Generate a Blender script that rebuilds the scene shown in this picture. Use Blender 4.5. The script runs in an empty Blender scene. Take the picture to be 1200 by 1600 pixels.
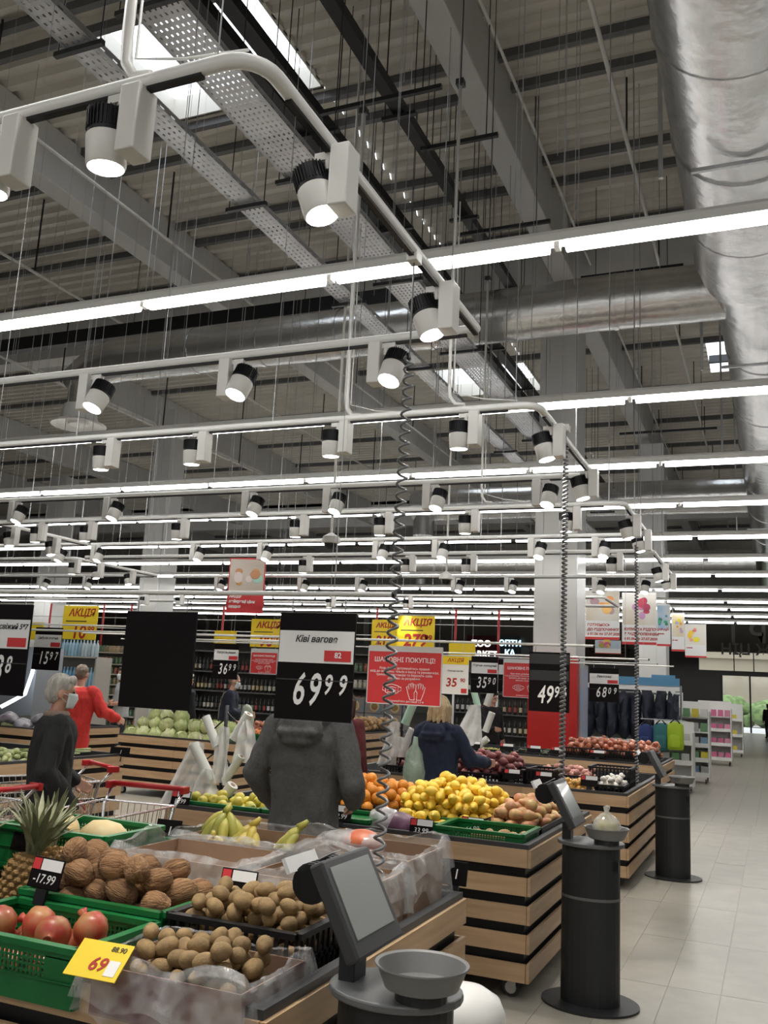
import bpy, bmesh, math, random
import numpy as np
from mathutils import Vector, Matrix, noise

# ---------------------------------------------------------------- camera
FPX, CX, CY, CH = 1420.0, 600.0, 800.0, 1.68
def _d(px, py): return np.array([px - CX, -(py - CY), -FPX])
_fw = _d(1211, 1104); _fw /= np.linalg.norm(_fw)          # vanishing point of the aisle (+Y)
_lf = _d(-2800, 900); _lf /= np.linalg.norm(_lf)          # vanishing point of the cross direction (-X)
_rt = -(_lf - _fw * _lf.dot(_fw)); _rt /= np.linalg.norm(_rt)
_up = np.cross(_rt, _fw)
CM = np.stack([_rt, _fw, _up])
def _ray(px, py): return CM @ _d(px, py)
def PZ(px, py, z):
    r = _ray(px, py); t = (z - CH) / r[2]; return Vector((r[0] * t, r[1] * t, z))
def PY(px, py, y):
    r = _ray(px, py); t = y / r[1]; return Vector((r[0] * t, y, CH + r[2] * t))
scene = bpy.context.scene
COL = scene.collection
cam = bpy.data.cameras.new('camera')
cam.sensor_fit = 'HORIZONTAL'; cam.sensor_width = 36.0; cam.lens = 36.0 * FPX / 1200.0
cam.clip_start = 0.05; cam.clip_end = 300
camo = bpy.data.objects.new('camera', cam); COL.objects.link(camo)
m4 = Matrix.Identity(4)
for i in range(3):
    for j in range(3): m4[i][j] = CM[i][j]
m4.translation = (0, 0, CH)
camo.matrix_world = m4
scene.camera = camo

# ---------------------------------------------------------------- sky, exposure
world = bpy.data.worlds.new('overcast_sky'); scene.world = world
world.use_nodes = True
world.node_tree.nodes['Background'].inputs[0].default_value = (0.86, 0.93, 1.0, 1)
world.node_tree.nodes['Background'].inputs[1].default_value = 2.2
vs = scene.view_settings
vs.view_transform = 'Standard'; vs.look = 'None'; vs.gamma = 1.0; vs.use_curve_mapping = False
vs.exposure = 0.40
TUBE_E, SPOT_E, SPOT_W = 11.0, 14.0, 60.0
random.seed(7)
R = random.uniform

# ---------------------------------------------------------------- materials
MATS = {}
def mat(name, col, rough=0.55, metal=0.0, var=0.0, vscale=8.0, bump=0.0, bscale=40.0, emit=0.0, spec=0.5, col2=None, aniso=None, obj_random=0.0, trans=0.0, alpha=1.0, coat=0.0):
    if name in MATS: return MATS[name]
    m = bpy.data.materials.new(name); m.use_nodes = True
    nt = m.node_tree; b = nt.nodes['Principled BSDF']
    b.inputs['Base Color'].default_value = (*col, 1); b.inputs['Roughness'].default_value = rough
    b.inputs['Metallic'].default_value = metal; b.inputs['Specular IOR Level'].default_value = spec
    if coat: b.inputs['Coat Weight'].default_value = coat
    if trans: b.inputs['Transmission Weight'].default_value = trans
    if alpha < 1: b.inputs['Alpha'].default_value = alpha
    if emit:
        b.inputs['Emission Color'].default_value = (*col, 1); b.inputs['Emission Strength'].default_value = emit
    tc = nt.nodes.new('ShaderNodeTexCoord'); src = tc.outputs['Object']
    if aniso:
        mp = nt.nodes.new('ShaderNodeMapping'); mp.inputs['Scale'].default_value = aniso
        nt.links.new(src, mp.inputs['Vector']); src = mp.outputs['Vector']
    if obj_random or var or col2:
        oi = nt.nodes.new('ShaderNodeObjectInfo')
        ad = nt.nodes.new('ShaderNodeVectorMath'); ad.operation = 'ADD'
        sc_ = nt.nodes.new('ShaderNodeMath'); sc_.operation = 'MULTIPLY'; sc_.inputs[1].default_value = 37.0
        nt.links.new(oi.outputs['Random'], sc_.inputs[0])
        nt.links.new(src, ad.inputs[0]); nt.links.new(sc_.outputs[0], ad.inputs[1])
        nz = nt.nodes.new('ShaderNodeTexNoise'); nz.inputs['Scale'].default_value = vscale; nz.inputs['Detail'].default_value = 3.0
        nt.links.new(ad.outputs[0], nz.inputs['Vector'])
        cr = nt.nodes.new('ShaderNodeValToRGB')
        c2 = col2 if col2 else tuple(max(0, c * (1 - var)) for c in col)
        c1 = col if col2 else tuple(min(1, c * (1 + var)) for c in col)
        cr.color_ramp.elements[0].position = 0.35; cr.color_ramp.elements[1].position = 0.65
        cr.color_ramp.elements[0].color = (*c1, 1); cr.color_ramp.elements[1].color = (*c2, 1)
        nt.links.new(nz.outputs['Fac'], cr.inputs['Fac']); out = cr.outputs['Color']
        if obj_random:
            hs = nt.nodes.new('ShaderNodeHueSaturation')
            mr = nt.nodes.new('ShaderNodeMapRange'); mr.inputs['To Min'].default_value = 1 - obj_random; mr.inputs['To Max'].default_value = 1 + obj_random
            nt.links.new(oi.outputs['Random'], mr.inputs['Value']); nt.links.new(mr.outputs[0], hs.inputs['Value'])
            nt.links.new(out, hs.inputs['Color']); out = hs.outputs['Color']
        nt.links.new(out, b.inputs['Base Color'])
    if bump:
        n2 = nt.nodes.new('ShaderNodeTexNoise'); n2.inputs['Scale'].default_value = bscale; n2.inputs['Detail'].default_value = 4.0
        nt.links.new(src, n2.inputs['Vector'])
        bp = nt.nodes.new('ShaderNodeBump'); bp.inputs['Strength'].default_value = bump; bp.inputs['Distance'].default_value = 0.02
        nt.links.new(n2.outputs['Fac'], bp.inputs['Height']); nt.links.new(bp.outputs[0], b.inputs['Normal'])
    MATS[name] = m
    return m
def film(name, col=(0.9, 0.92, 0.93), fac=0.35, nsc=9.0, bst=0.5, spread=0.15):
    if name in MATS: return MATS[name]
    m = bpy.data.materials.new(name); m.use_nodes = True; nt = m.node_tree
    b = nt.nodes['Principled BSDF']; b.inputs['Base Color'].default_value = (*col, 1); b.inputs['Roughness'].default_value = 0.07; b.inputs['Specular IOR Level'].default_value = 0.9
    tc = nt.nodes.new('ShaderNodeTexCoord'); n = nt.nodes.new('ShaderNodeTexNoise'); n.inputs['Scale'].default_value = nsc; n.inputs['Detail'].default_value = 3; n.inputs['Distortion'].default_value = 0.4
    nt.links.new(tc.outputs['Object'], n.inputs['Vector'])
    bp = nt.nodes.new('ShaderNodeBump'); bp.inputs['Strength'].default_value = bst; bp.inputs['Distance'].default_value = 0.03
    nt.links.new(n.outputs['Fac'], bp.inputs['Height']); nt.links.new(bp.outputs[0], b.inputs['Normal'])
    t = nt.nodes.new('ShaderNodeBsdfTransparent'); mx = nt.nodes.new('ShaderNodeMixShader')
    mr = nt.nodes.new('ShaderNodeMapRange'); mr.inputs['From Min'].default_value = 0.35; mr.inputs['From Max'].default_value = 0.7
    mr.inputs['To Min'].default_value = max(0, fac - spread); mr.inputs['To Max'].default_value = min(1, fac + spread)
    nt.links.new(n.outputs['Fac'], mr.inputs['Value']); nt.links.new(mr.outputs[0], mx.inputs[0])
    nt.links.new(t.outputs[0], mx.inputs[1]); nt.links.new(b.outputs[0], mx.inputs[2])
    nt.links.new(mx.outputs[0], nt.nodes['Material Output'].inputs['Surface'])
    MATS[name] = m; return m
WHITE = mat('white_paint', (0.78, 0.78, 0.76), 0.4)
SPOTW = mat('spot_white', (0.74, 0.73, 0.70), 0.35)
BLACKP = mat('black_plastic', (0.010, 0.010, 0.012), 0.42, spec=0.3)
DARKM = mat('dark_metal', (0.03, 0.032, 0.036), 0.4, 0.3)
DGREY = mat('dark_grey_rim', (0.045, 0.046, 0.05), 0.45)
STEEL = mat('galvanised', (0.50, 0.51, 0.53), 0.42, 0.8, var=0.12, vscale=3)
CHROME = mat('chrome_wire', (0.75, 0.76, 0.78), 0.22, 1.0)
TUBEM = mat('tube_light', (1.0, 0.985, 0.955), 0.3, emit=TUBE_E)
LENSM = mat('spot_lens', (1.0, 0.97, 0.92), 0.3, emit=SPOT_E)
WOOD = mat('pale_wood', (0.58, 0.395, 0.235), 0.5, col2=(0.48, 0.315, 0.18), vscale=2.2, aniso=(1, 1, 14), obj_random=0.07, bump=0.05, bscale=20)
CARD = mat('cardboard', (0.33, 0.215, 0.14), 0.8, var=0.1, vscale=6)
GREENP = mat('green_plastic', (0.004, 0.15, 0.035), 0.4, var=0.08)
REDP = mat('red_plastic', (0.45, 0.015, 0.02), 0.35)
PAPER = mat('white_paper', (0.80, 0.80, 0.80), 0.6)
REDC = mat('red_card', (0.60, 0.035, 0.04), 0.55)
YELC = mat('yellow_card', (0.85, 0.62, 0.02), 0.55)
BLKC = mat('black_card', (0.006, 0.004, 0.005), 0.5, spec=0.12)
TAGP, TAGR = PAPER, REDC
INKW = mat('chalk_white', (0.85, 0.85, 0.85), 0.6)
INKK = mat('black_ink', (0.02, 0.02, 0.02), 0.6)
INKR = mat('red_ink', (0.42, 0.02, 0.015), 0.6)
RUBBER = mat('rubber', (0.03, 0.03, 0.03), 0.7)
FILM = film('clear_film', (0.80, 0.81, 0.82), 0.20, 14.0, 0.35, 0.14)
BAGW = film('milky_film', (0.86, 0.87, 0.86), 0.74, 6.0, 0.5, 0.12)
SKIN = mat('skin', (0.55, 0.30, 0.21), 0.5, var=0.08, vscale=12)

# ---------------------------------------------------------------- mesh helpers
class MB:
    def __init__(s): s.v = []; s.f = []
    def add(s, vs_, fs): o = len(s.v); s.v += [tuple(v) for v in vs_]; s.f += [tuple(i + o for i in f) for f in fs]; return s
    def box(s, c, d, rot=None, taper=1.0):
        hx, hy, hz = d[0] / 2, d[1] / 2, d[2] / 2
        p = [(-hx, -hy, -hz), (hx, -hy, -hz), (hx, hy, -hz), (-hx, hy, -hz), (-hx * taper, -hy * taper, hz), (hx * taper, -hy * taper, hz), (hx * taper, hy * taper, hz), (-hx * taper, hy * taper, hz)]
        if rot is not None: p = [tuple(rot @ Vector(q)) for q in p]
        p = [(q[0] + c[0], q[1] + c[1], q[2] + c[2]) for q in p]
        return s.add(p, [(0, 3, 2, 1), (4, 5, 6, 7), (0, 1, 5, 4), (1, 2, 6, 5), (2, 3, 7, 6), (3, 0, 4, 7)])
    def bx(s, x0, x1, y0, y1, z0, z1): return s.box(((x0 + x1) / 2, (y0 + y1) / 2, (z0 + z1) / 2), (x1 - x0, y1 - y0, z1 - z0))
    def tube(s, path, r, n=8, r1=None, caps=True, flat=None):
        path = [Vector(p) for p in path]; L = len(path); up = Vector((0, 0, 1)); rings = []
        for i, p in enumerate(path):
            t = (path[min(i + 1, L - 1)] - path[max(i - 1, 0)]).normalized()
            a = t.cross(up)
            if a.length < 1e-3: a = Vector((1, 0, 0))
            a.normalize(); b = a.cross(t).normalized()
            rr = r[i] if isinstance(r, (list, tuple)) else (r if r1 is None else r + (r1 - r) * i / (L - 1))
            rings.append([p + a * (rr * math.cos(2 * math.pi * k / n)) + b * (rr * (flat or 1) * math.sin(2 * math.pi * k / n)) for k in range(n)])
        vs_ = [q for rg in rings for q in rg]
        fs = [(i * n + k, i * n + (k + 1) % n, (i + 1) * n + (k + 1) % n, (i + 1) * n + k) for i in range(L - 1) for k in range(n)]
        if caps: fs += [tuple(range(n - 1, -1, -1)), tuple((L - 1) * n + k for k in range(n))]
        return s.add(vs_, fs)
    def lathe(s, prof, n=20, c=(0, 0, 0), sx=1.0, sy=1.0, axis=None):
        vs_ = []; L = len(prof)
        for (r, z) in prof:
            for k in range(n):
                a = 2 * math.pi * k / n; v = Vector((r * sx * math.cos(a), r * sy * math.sin(a), z))
                if axis is not None: v = axis @ v
                vs_.append((v[0] + c[0], v[1] + c[1], v[2] + c[2]))
        fs = [(i * n + k, i * n + (k + 1) % n, (i + 1) * n + (k + 1) % n, (i + 1) * n + k) for i in range(L - 1) for k in range(n)]
        fs += [tuple(range(n - 1, -1, -1)), tuple((L - 1) * n + k for k in range(n))]
        return s.add(vs_, fs)
    def sph(s, c, r, n=12, m=8, rot=None):
        r = (r, r, r) if not isinstance(r, (tuple, list)) else r
        vs_ = []
        for i in range(1, m):
            t = math.pi * i / m
            for k in range(n):
                a = 2 * math.pi * k / n; v = Vector((r[0] * math.sin(t) * math.cos(a), r[1] * math.sin(t) * math.sin(a), -r[2] * math.cos(t)))
                vs_.append(v)
        vs_ += [Vector((0, 0, -r[2])), Vector((0, 0, r[2]))]
        if rot is not None: vs_ = [rot @ v for v in vs_]
        vs_ = [(v[0] + c[0], v[1] + c[1], v[2] + c[2]) for v in vs_]
        fs = [(i * n + k, i * n + (k + 1) % n, (i + 1) * n + (k + 1) % n, (i + 1) * n + k) for i in range(m - 2) for k in range(n)]
        b, t = (m - 1) * n, (m - 1) * n + 1
        fs += [(b, (k + 1) % n, k) for k in range(n)] + [((m - 2) * n + k, (m - 2) * n + (k + 1) % n, t) for k in range(n)]
        return s.add(vs_, fs)
    def mesh(s, name, m, smooth=False):
        me = bpy.data.meshes.new(name); me.from_pydata(s.v, [], s.f); me.update()
        if m: me.materials.append(m)
        if smooth: me.polygons.foreach_set('use_smooth', [True] * len(me.polygons))
        return me
def link(name, me, parent=None, loc=None, rot=None):
    o = bpy.data.objects.new(name, me); COL.objects.link(o)
    if parent: o.parent = parent
    if loc is not None: o.location = loc
    if rot is not None: o.rotation_euler = rot
    return o
def part(name, mb, m, parent=None, smooth=False, loc=None, rot=None, bevel=0, sharp=None):
    me = mb if isinstance(mb, bpy.types.Mesh) else mb.mesh(name, m, smooth)
    o = link(name, me, parent, loc, rot)
    if bevel:
        b = o.modifiers.new('bevel', 'BEVEL'); b.width = bevel; b.segments = 2; b.limit_method = 'ANGLE'; b.angle_limit = 0.6
    if smooth and sharp: 
        me.set_sharp_from_angle(angle=sharp)
    return o
def tag(o, label, cat, group=None):
    o['label'] = label; o['category'] = cat
    if group: o['group'] = group
    return o
def thing(name, label, cat, loc=(0, 0, 0), rz=0.0, group=None):
    o = bpy.data.objects.new(name, None); COL.objects.link(o); o.location = loc; o.rotation_euler = (0, 0, rz); o.empty_display_size = 0.05
    return tag(o, label, cat, group)
def struct(name, mb, m, parent=None, smooth=False):
    o = part(name, mb, m, parent, smooth)
    if not parent: o['kind'] = 'structure'
    return o
def copy_tree(o, parent=None):
    c = o.copy(); COL.objects.link(c); c.parent = parent
    for ch in o.children:
        if ch.type != 'LIGHT': copy_tree(ch, c)
    return c
_tcache = {}
WORKSHOP = bpy.data.scenes.new('workshop')
def evaluated_mesh(o):
    # evaluates one object on its own, so that the big scene need not be updated each time
    WORKSHOP.collection.objects.link(o); vl = WORKSHOP.view_layers[0]; vl.update()
    return bpy.data.meshes.new_from_object(o.evaluated_get(vl.depsgraph))
def text_mesh(s, size, m, shear=0.0, ext=0.0006, align='CENTER', bold=0.0):
    k = (s, round(size, 4), m.name, shear, align, bold)
    if k in _tcache: return _tcache[k]
    cu = bpy.data.curves.new('txt', 'FONT'); cu.body = s; cu.size = size; cu.shear = shear; cu.align_x = align; cu.align_y = 'CENTER'; cu.extrude = ext; cu.offset = bold; cu.resolution_u = 3
    o = bpy.data.objects.new('txt', cu); me = evaluated_mesh(o)
    bpy.data.objects.remove(o); bpy.data.curves.remove(cu)
    me.materials.clear(); me.materials.append(m); _tcache[k] = me
    return me
HX = math.pi / 2
def text(parent, s, loc, size, m, shear=0.0, rot=(HX, 0, 0), name='lettering', align='CENTER', bold=0.0, mirror=False, sx=1.0):
    o = link(name, text_mesh(s, size, m, shear, align=align, bold=bold), parent, loc, rot)
    if mirror: o.scale = (-1, 1, 1)
    elif sx != 1: o.scale = (sx, 1, 1)
    return o
# ================================================================ THE SETTING
def tile_floor_mat():
    m = mat('floor_tile', (0.37, 0.35, 0.30), 0.28, var=0.08, vscale=5, obj_random=0.05, bump=0.02, bscale=90)
    return m
FT = tile_floor_mat()
def far_floor_mat():
    m = bpy.data.materials.new('far_floor'); m.use_nodes = True; nt = m.node_tree; b = nt.nodes['Principled BSDF']
    b.inputs['Roughness'].default_value = 0.28
    tc = nt.nodes.new('ShaderNodeTexCoord'); mp = nt.nodes.new('ShaderNodeMapping'); mp.inputs['Rotation'].default_value = (0, 0, math.pi / 2)
    br = nt.nodes.new('ShaderNodeTexBrick'); br.offset = 0; br.inputs['Scale'].default_value = 1; br.inputs['Brick Width'].default_value = 1.2; br.inputs['Row Height'].default_value = 0.3
    br.inputs['Mortar Size'].default_value = 0.004; br.inputs['Color1'].default_value = (0.38, 0.36, 0.31, 1); br.inputs['Color2'].default_value = (0.355, 0.335, 0.285, 1); br.inputs['Mortar'].default_value = (0.17, 0.16, 0.145, 1)
    nt.links.new(tc.outputs['Object'], mp.inputs[0]); nt.links.new(mp.outputs[0], br.inputs[0]); nt.links.new(br.outputs[0], b.inputs[0])
    return m
XL, XR, YB, YF, ZR = -66.0, 9.0, -8.0, 62.0, 10.5
fl = MB()
TX0, TX1, TY0, TY1 = -1.84, 1.16, 3.73, 14.53
fl.bx(XL, XR, YB, TY0, -0.2, 0); fl.bx(XL, XR, TY1, YF, -0.2, 0); fl.bx(XL, TX0, TY0, TY1, -0.2, 0); fl.bx(TX1, XR, TY0, TY1, -0.2, 0)
fl.bx(TX0, TX1, TY0, TY1, -0.2, -0.004)
floor = struct('floor', fl, far_floor_mat())
me = MB().box((0, 0, -0.01), (0.2965, 1.1965, 0.02)).mesh('tile', FT)
for i in range(10):
    for j in range(9):
        link('tile', me, floor, (TX0 + 0.15 + 0.3 * i, TY0 + 0.6 + 1.2 * j, R(-0.0006, 0.0004)))
WALLM = mat('wall_grey', (0.42, 0.41, 0.39), 0.7, var=0.05, vscale=0.5)
FASC = mat('fascia_taupe', (0.20, 0.18, 0.155), 0.6, var=0.08, vscale=0.7)
struct('wall_left', MB().bx(XL - 0.2, XL, YB, YF, 0, ZR + 0.5), WALLM)
struct('wall_right', MB().bx(XR, XR + 0.2, YB, YF, 0, ZR + 0.5), WALLM)
struct('wall_near', MB().bx(XL, XR, YB - 0.2, YB, 0, ZR + 0.5), WALLM)
# far wall: taupe fascia over a dark glazed front with openings to the street
fw_ = MB()
fw_.bx(-12, -4.6, YF, YF + 0.3, 0, 4.9); fw_.bx(-4.6, -3.05, YF, YF + 0.3, 0, 3.45); fw_.bx(0.3, 3.5, YF, YF + 0.3, 0, 3.45); fw_.bx(3.5, XR, YF, YF + 0.3, 0, 4.9)
fw_.bx(-4.6, 3.5, YF, YF + 0.3, 3.45, 3.75); fw_.bx(-4.6, -4.4, YF, YF + 0.3, 3.75, 4.9); fw_.bx(-0.2, 3.5, YF, YF + 0.3, 3.75, 4.9)
wfar = struct('wall_far', fw_, mat('dark_front', (0.03, 0.028, 0.027), 0.35))
part('fascia', MB().bx(XL, XR, YF - 0.25, YF + 0.3, 4.9, 7.2), FASC, wfar)
part('lower_wall', MB().bx(XL, -12, YF, YF + 0.3, 0, 4.9), WALLM, wfar)
part('upper_wall', MB().bx(XL, XR, YF, YF + 0.3, 7.2, ZR + 0.5), WALLM, wfar)
for x in (-3.05, -1.4, 0.3): part('mullion', MB().bx(x - 0.05, x + 0.05, YF - 0.06, YF + 0.1, 0, 3.45), DARKM, wfar)
for x in (-2.3, -1.15): part('mullion', MB().bx(x - 0.03, x + 0.03, YF - 0.03, YF + 0.1, 3.75, 4.9), DARKM, wfar)
GLASS = film('door_glass', (0.5, 0.55, 0.55), 0.12, 0.3, 0.0, 0.02)
part('pane', MB().bx(-3.0, 0.25, YF + 0.1, YF + 0.12, 0.05, 3.4), GLASS, wfar)
part('pane', MB().bx(-4.4, -0.2, YF + 0.1, YF + 0.12, 3.75, 4.9), GLASS, wfar)
BLET = mat('letter_backs', (0.50, 0.49, 0.47), 0.5)
text(wfar, 'Р', (-0.85, YF - 0.3, 6.05), 1.75, BLET, mirror=True, bold=0.03)
text(wfar, 'Т', (-2.3, YF - 0.3, 6.05), 1.75, BLET, bold=0.03)
text(wfar, 'Ж ЦІН', (-1.6, YF - 0.3, 5.05), 0.95, BLET, mirror=True, bold=0.02)
text(wfar, 'ИТ', (-26.5, YF - 0.3, 5.6), 3.0, BLET, mirror=True, bold=0.05)
text(wfar, 'ОФО', (-44.0, YF - 0.3, 5.6), 2.3, BLET, bold=0.04)
# street outside the entrance
out = struct('pavement_outside', MB().bx(-14, 12, YF + 0.4, YF + 30, -0.2, -0.02), mat('paving_pale', (0.55, 0.54, 0.52), 0.8, var=0.1))
tag(part('outside_building', MB().bx(-30, 25, YF + 24, YF + 26, 0, 9).bx(-30, 25, YF + 23.6, YF + 24, 5.6, 6.2), mat('beige_render', (0.33, 0.28, 0.20), 0.8), None), 'beige building across the street seen through the entrance glass', 'building')
hb = MB()
for k in range(60):
    x = R(-9, 6); hb.sph((x, YF + 16 + R(0, 2), R(0.3, 1.8)), (R(0.5, 1.0), R(0.5, 1), R(0.4, 0.9)), 8, 6)
tag(part('hedge', hb, mat('hedge_green', (0.16, 0.24, 0.08), 0.8, var=0.4, vscale=3), None, True), 'pale green hedge outside beyond the glass entrance', 'hedge')
# roof deck: trapezoid ribs across, open at the skylights
def deck(x0, x1, y0, y1):
    mb = MB(); y = y0; p = 0.33; prof = []
    while y < y1 - 0.01:
        for dy, dz in ((0, 0.0), (0.11, 0.0), (0.165, 0.085), (0.275, 0.085)): 
            if y + dy < y1: prof.append((y + dy, ZR + dz))
        y += p
    prof.append((y1, ZR))
    n = len(prof); vs_ = [(x0, a, b) for a, b in prof] + [(x1, a, b) for a, b in prof]
    mb.add(vs_, [(i, i + 1, n + i + 1, n + i) for i in range(n - 1)])
    return mb
DECKM = mat('deck_white', (0.66, 0.63, 0.57), 0.5, var=0.06, vscale=1.2)
ceil = struct('ceiling', deck(XL, -8.75, YB, YF), DECKM)
SKY = [(8.6, 10.75), (22.9, 25.3)]
ys = [YB] + [v for s_ in SKY for v in s_] + [YF]
for i in range(0, len(ys), 2): part('deck_sheet', deck(-8.75, -6.0, ys[i], ys[i + 1]), DECKM, ceil)
part('deck_sheet', deck(-6.0, -1.35, YB, YF), DECKM, ceil)
part('deck_sheet', deck(-1.35, -0.75, YB, 22.6), DECKM, ceil); part('deck_sheet', deck(-1.35, -0.75, 25.0, YF), DECKM, ceil)
part('deck_sheet', deck(-0.75, XR, YB, YF), DECKM, ceil)
SKYG = film('skylight_glass', (0.85, 0.9, 0.95), 0.05, 0.3, 0.0, 0.02)
for n_, (a, b) in enumerate(SKY):
    w = struct('window_%d' % (n_ + 1), MB().bx(-8.75, -6.0, a, b, ZR + 0.35, ZR + 0.37), SKYG)
    fr = MB()
    for x in (-8.75, -6.0): fr.bx(x - 0.03, x + 0.03, a, b, ZR, ZR + 0.4)
    for y in (a, b): fr.bx(-8.75, -6.0, y - 0.03, y + 0.03, ZR, ZR + 0.4)
    part('window_frame', fr, DECKM, w)
    part('glazing_bar', MB().bx(-7.4, -7.37, a, b, ZR + 0.3, ZR + 0.35), DARKM, w)
w = struct('window_3', MB().bx(-1.35, -0.75, 22.6, 25, ZR + 0.35, ZR + 0.37), SKYG)
part('glazing_bar', MB().bx(-1.35, -0.75, 24.2, 24.3, ZR, ZR + 0.2), DARKM, w)
CONC = mat('concrete_pale', (0.62, 0.62, 0.62), 0.7, var=0.05, vscale=1)
for x in (-3.52, -10.9, -18.1, -25.3, -32.5, 3.5): part('beam', MB().bx(x - 0.2, x + 0.2, YB, YF, 9.55, ZR), CONC, ceil, bevel=0.02)
for y in (16.75, 40): part('beam', MB().bx(XL, XR, y - 0.25, y + 0.25, 9.3, ZR), CONC, ceil)
PURL = mat('purlin_dark', (0.13, 0.13, 0.135), 0.5)
for y in (5.2, 6.0, 8.1, 8.55, 10.9, 11.6, 13.6, 14.3, 16.0, 19.0, 19.9, 22.4, 25.8, 29, 32, 35.5, 39.8, 44, 48, 52, 56):
    part('purlin', MB().bx(-40, XR, y - 0.05, y + 0.05, ZR - 0.13, ZR), PURL, ceil)
# pillars
PILM = mat('pillar_white', (0.66, 0.66, 0.64), 0.35, var=0.03, vscale=0.6)
def pillar(n, x0, x1, y0, y1):
    p = struct('wall_pillar_%d' % n, MB().bx(x0, x1, y0, y1, 0, 6.1), PILM)
    part('upper_shaft', MB().bx(x0 + 0.03, x1 - 0.03, y0 + 0.03, y1 - 0.03, 6.1, 9.3), CONC, p)
    part('corner_guard', MB().bx(x1 - 0.012, x1 + 0.004, y0 - 0.004, y0 + 0.02, 0, 6.1), STEEL, p)
    return p
pa = PY(835, 900, 16.4); pb = PY(902, 900, 16.4)
p1 = pillar(1, pa.x, pb.x, 16.4, 17.2)
part('red_panel', MB().bx(pa.x - 0.03, pb.x + 0.05, 16.2, 16.38, 0, 2.35), mat('red_panel', (0.5, 0.012, 0.01), 0.35), p1)
part('poster_frame', MB().bx(pb.x + 0.02, pb.x + 0.06, 16.42, 17.2, 0.7, 2.25), STEEL, p1)
part('poster_sheet', MB().bx(pb.x + 0.06, pb.x + 0.064, 16.48, 17.14, 0.78, 2.17), mat('poster_mauve', (0.5, 0.42, 0.5), 0.4, col2=(0.3, 0.42, 0.6), vscale=2), p1)
pa = PY(998, 900, 27.5); pb = PY(1040, 900, 27.5); pillar(2, pa.x, pb.x, 27.5, 28.3)
pa = PY(217, 920, 20.9); pb = PY(246, 920, 20.9); pillar(3, pa.x, pb.x, 20.9, 21.7)
pa = PY(52, 950, 27.5); pb = PY(80, 950, 27.5); pillar(4, pa.x, pb.x, 27.5, 28.3)

# ================================================================ CEILING SERVICES
FOIL = mat('duct_foil', (0.60, 0.60, 0.60), 0.26, 0.92, var=0.08, vscale=2.0, bump=0.55, bscale=5)
def duct_ring(mb, path, r, n=28): mb.tube(path, r, n, caps=True)
dt = thing('ventilation_duct', 'huge round foil clad air duct running along the aisle under the roof', 'duct', (0, 0, 0))
ZD = 7.45
ys_ = list(np.linspace(-3, 11.6, 12)); 
part('duct_shell', MB().tube([(-0.10, y, ZD + 0.012 * math.sin(3 * y)) for y in ys_] + [(-0.05, 12.0, ZD)], 0.72, 32), FOIL, dt, True, sharp=0.8)
part('duct_shell', MB().tube([(0.02, y, ZD) for y in np.linspace(12.0, 46, 24)], [0.66 if y < 13.9 else 0.60 for y in np.linspace(12.0, 46, 24)], 32), FOIL, dt, True, sharp=0.8)
for y in (0.6, 2.2, 3.9, 5.6, 7.2, 8.9, 10.5): part('duct_seam', MB().tube([(-0.10, y - 0.03, ZD), (-0.10, y + 0.03, ZD)], 0.735, 32), FOIL, dt, True, sharp=0.8)
for y in (15, 18, 21, 24.5, 28, 32, 36): part('duct_seam', MB().tube([(0.02, y - 0.03, ZD), (0.02, y + 0.03, ZD)], 0.615, 32), FOIL, dt, True, sharp=0.8)
for y in (1.5, 5, 8.4, 14, 20, 28): part('hanger', MB().bx(-0.6, 0.45, y - 0.02, y + 0.02, ZD - 0.78, ZD - 0.74).bx(-0.9, -0.86, y - 0.02, y + 0.02, ZD - 0.78, ZR).bx(0.75, 0.79, y - 0.02, y + 0.02, ZD - 0.78, ZR), STEEL, dt)
br_ = thing('branch_duct', 'foil clad round cross duct joining the huge duct, diffuser at its end', 'duct', (0, 12.9, ZD))
part('duct_shell', MB().tube([(x, 0, -0.0 + 0.01 * math.sin(2 * x)) for x in np.linspace(-0.25, -11.1, 14)] + [(-11.7, 0, -0.1), (-12.2, 0, -0.4)], [0.41] * 14 + [0.36, 0.3], 28), FOIL, br_, True, sharp=0.8)
for x in (-2.0, -3.4, -4.9, -6.5, -8, -9.4): part('duct_seam', MB().tube([(x - 0.03, 0, 0), (x + 0.03, 0, 0)], 0.42, 28), FOIL, br_, True, sharp=0.8)
part('duct_drop', MB().tube([(-11.9, 0, 0), (-11.95, 0, -0.9)], 0.26, 20), FOIL, br_, True, sharp=0.8)
part('diffuser', MB().lathe([(0.30, 0.0), (0.33, -0.2), (0.36, -0.3), (0.52, -0.36), (0.5, -0.39), (0.36, -0.35), (0.2, -0.33), (0.18, -0.37), (0.02, -0.37)], 28, (-11.95, 0, -0.85)), SPOTW, br_, True, sharp=0.6)
for n_, (yy, xa) in enumerate(((24.2, -9.5), (36, -14))):
    b2 = thing('branch_duct', ['foil clad cross duct behind the white pillar', 'far foil clad cross duct near the far wall'][n_], 'duct', (0, yy, 6.9))
    part('duct_shell', MB().tube([(-0.5, 0, 0), (xa / 2, 0, 0), (xa, 0, 0)], 0.45, 24), FOIL, b2, True, sharp=0.8)
    part('duct_drop', MB().tube([(xa + 0.3, 0, 0), (xa + 0.3, 0, -0.9)], 0.3, 16), FOIL, b2, True, sharp=0.8)
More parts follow.
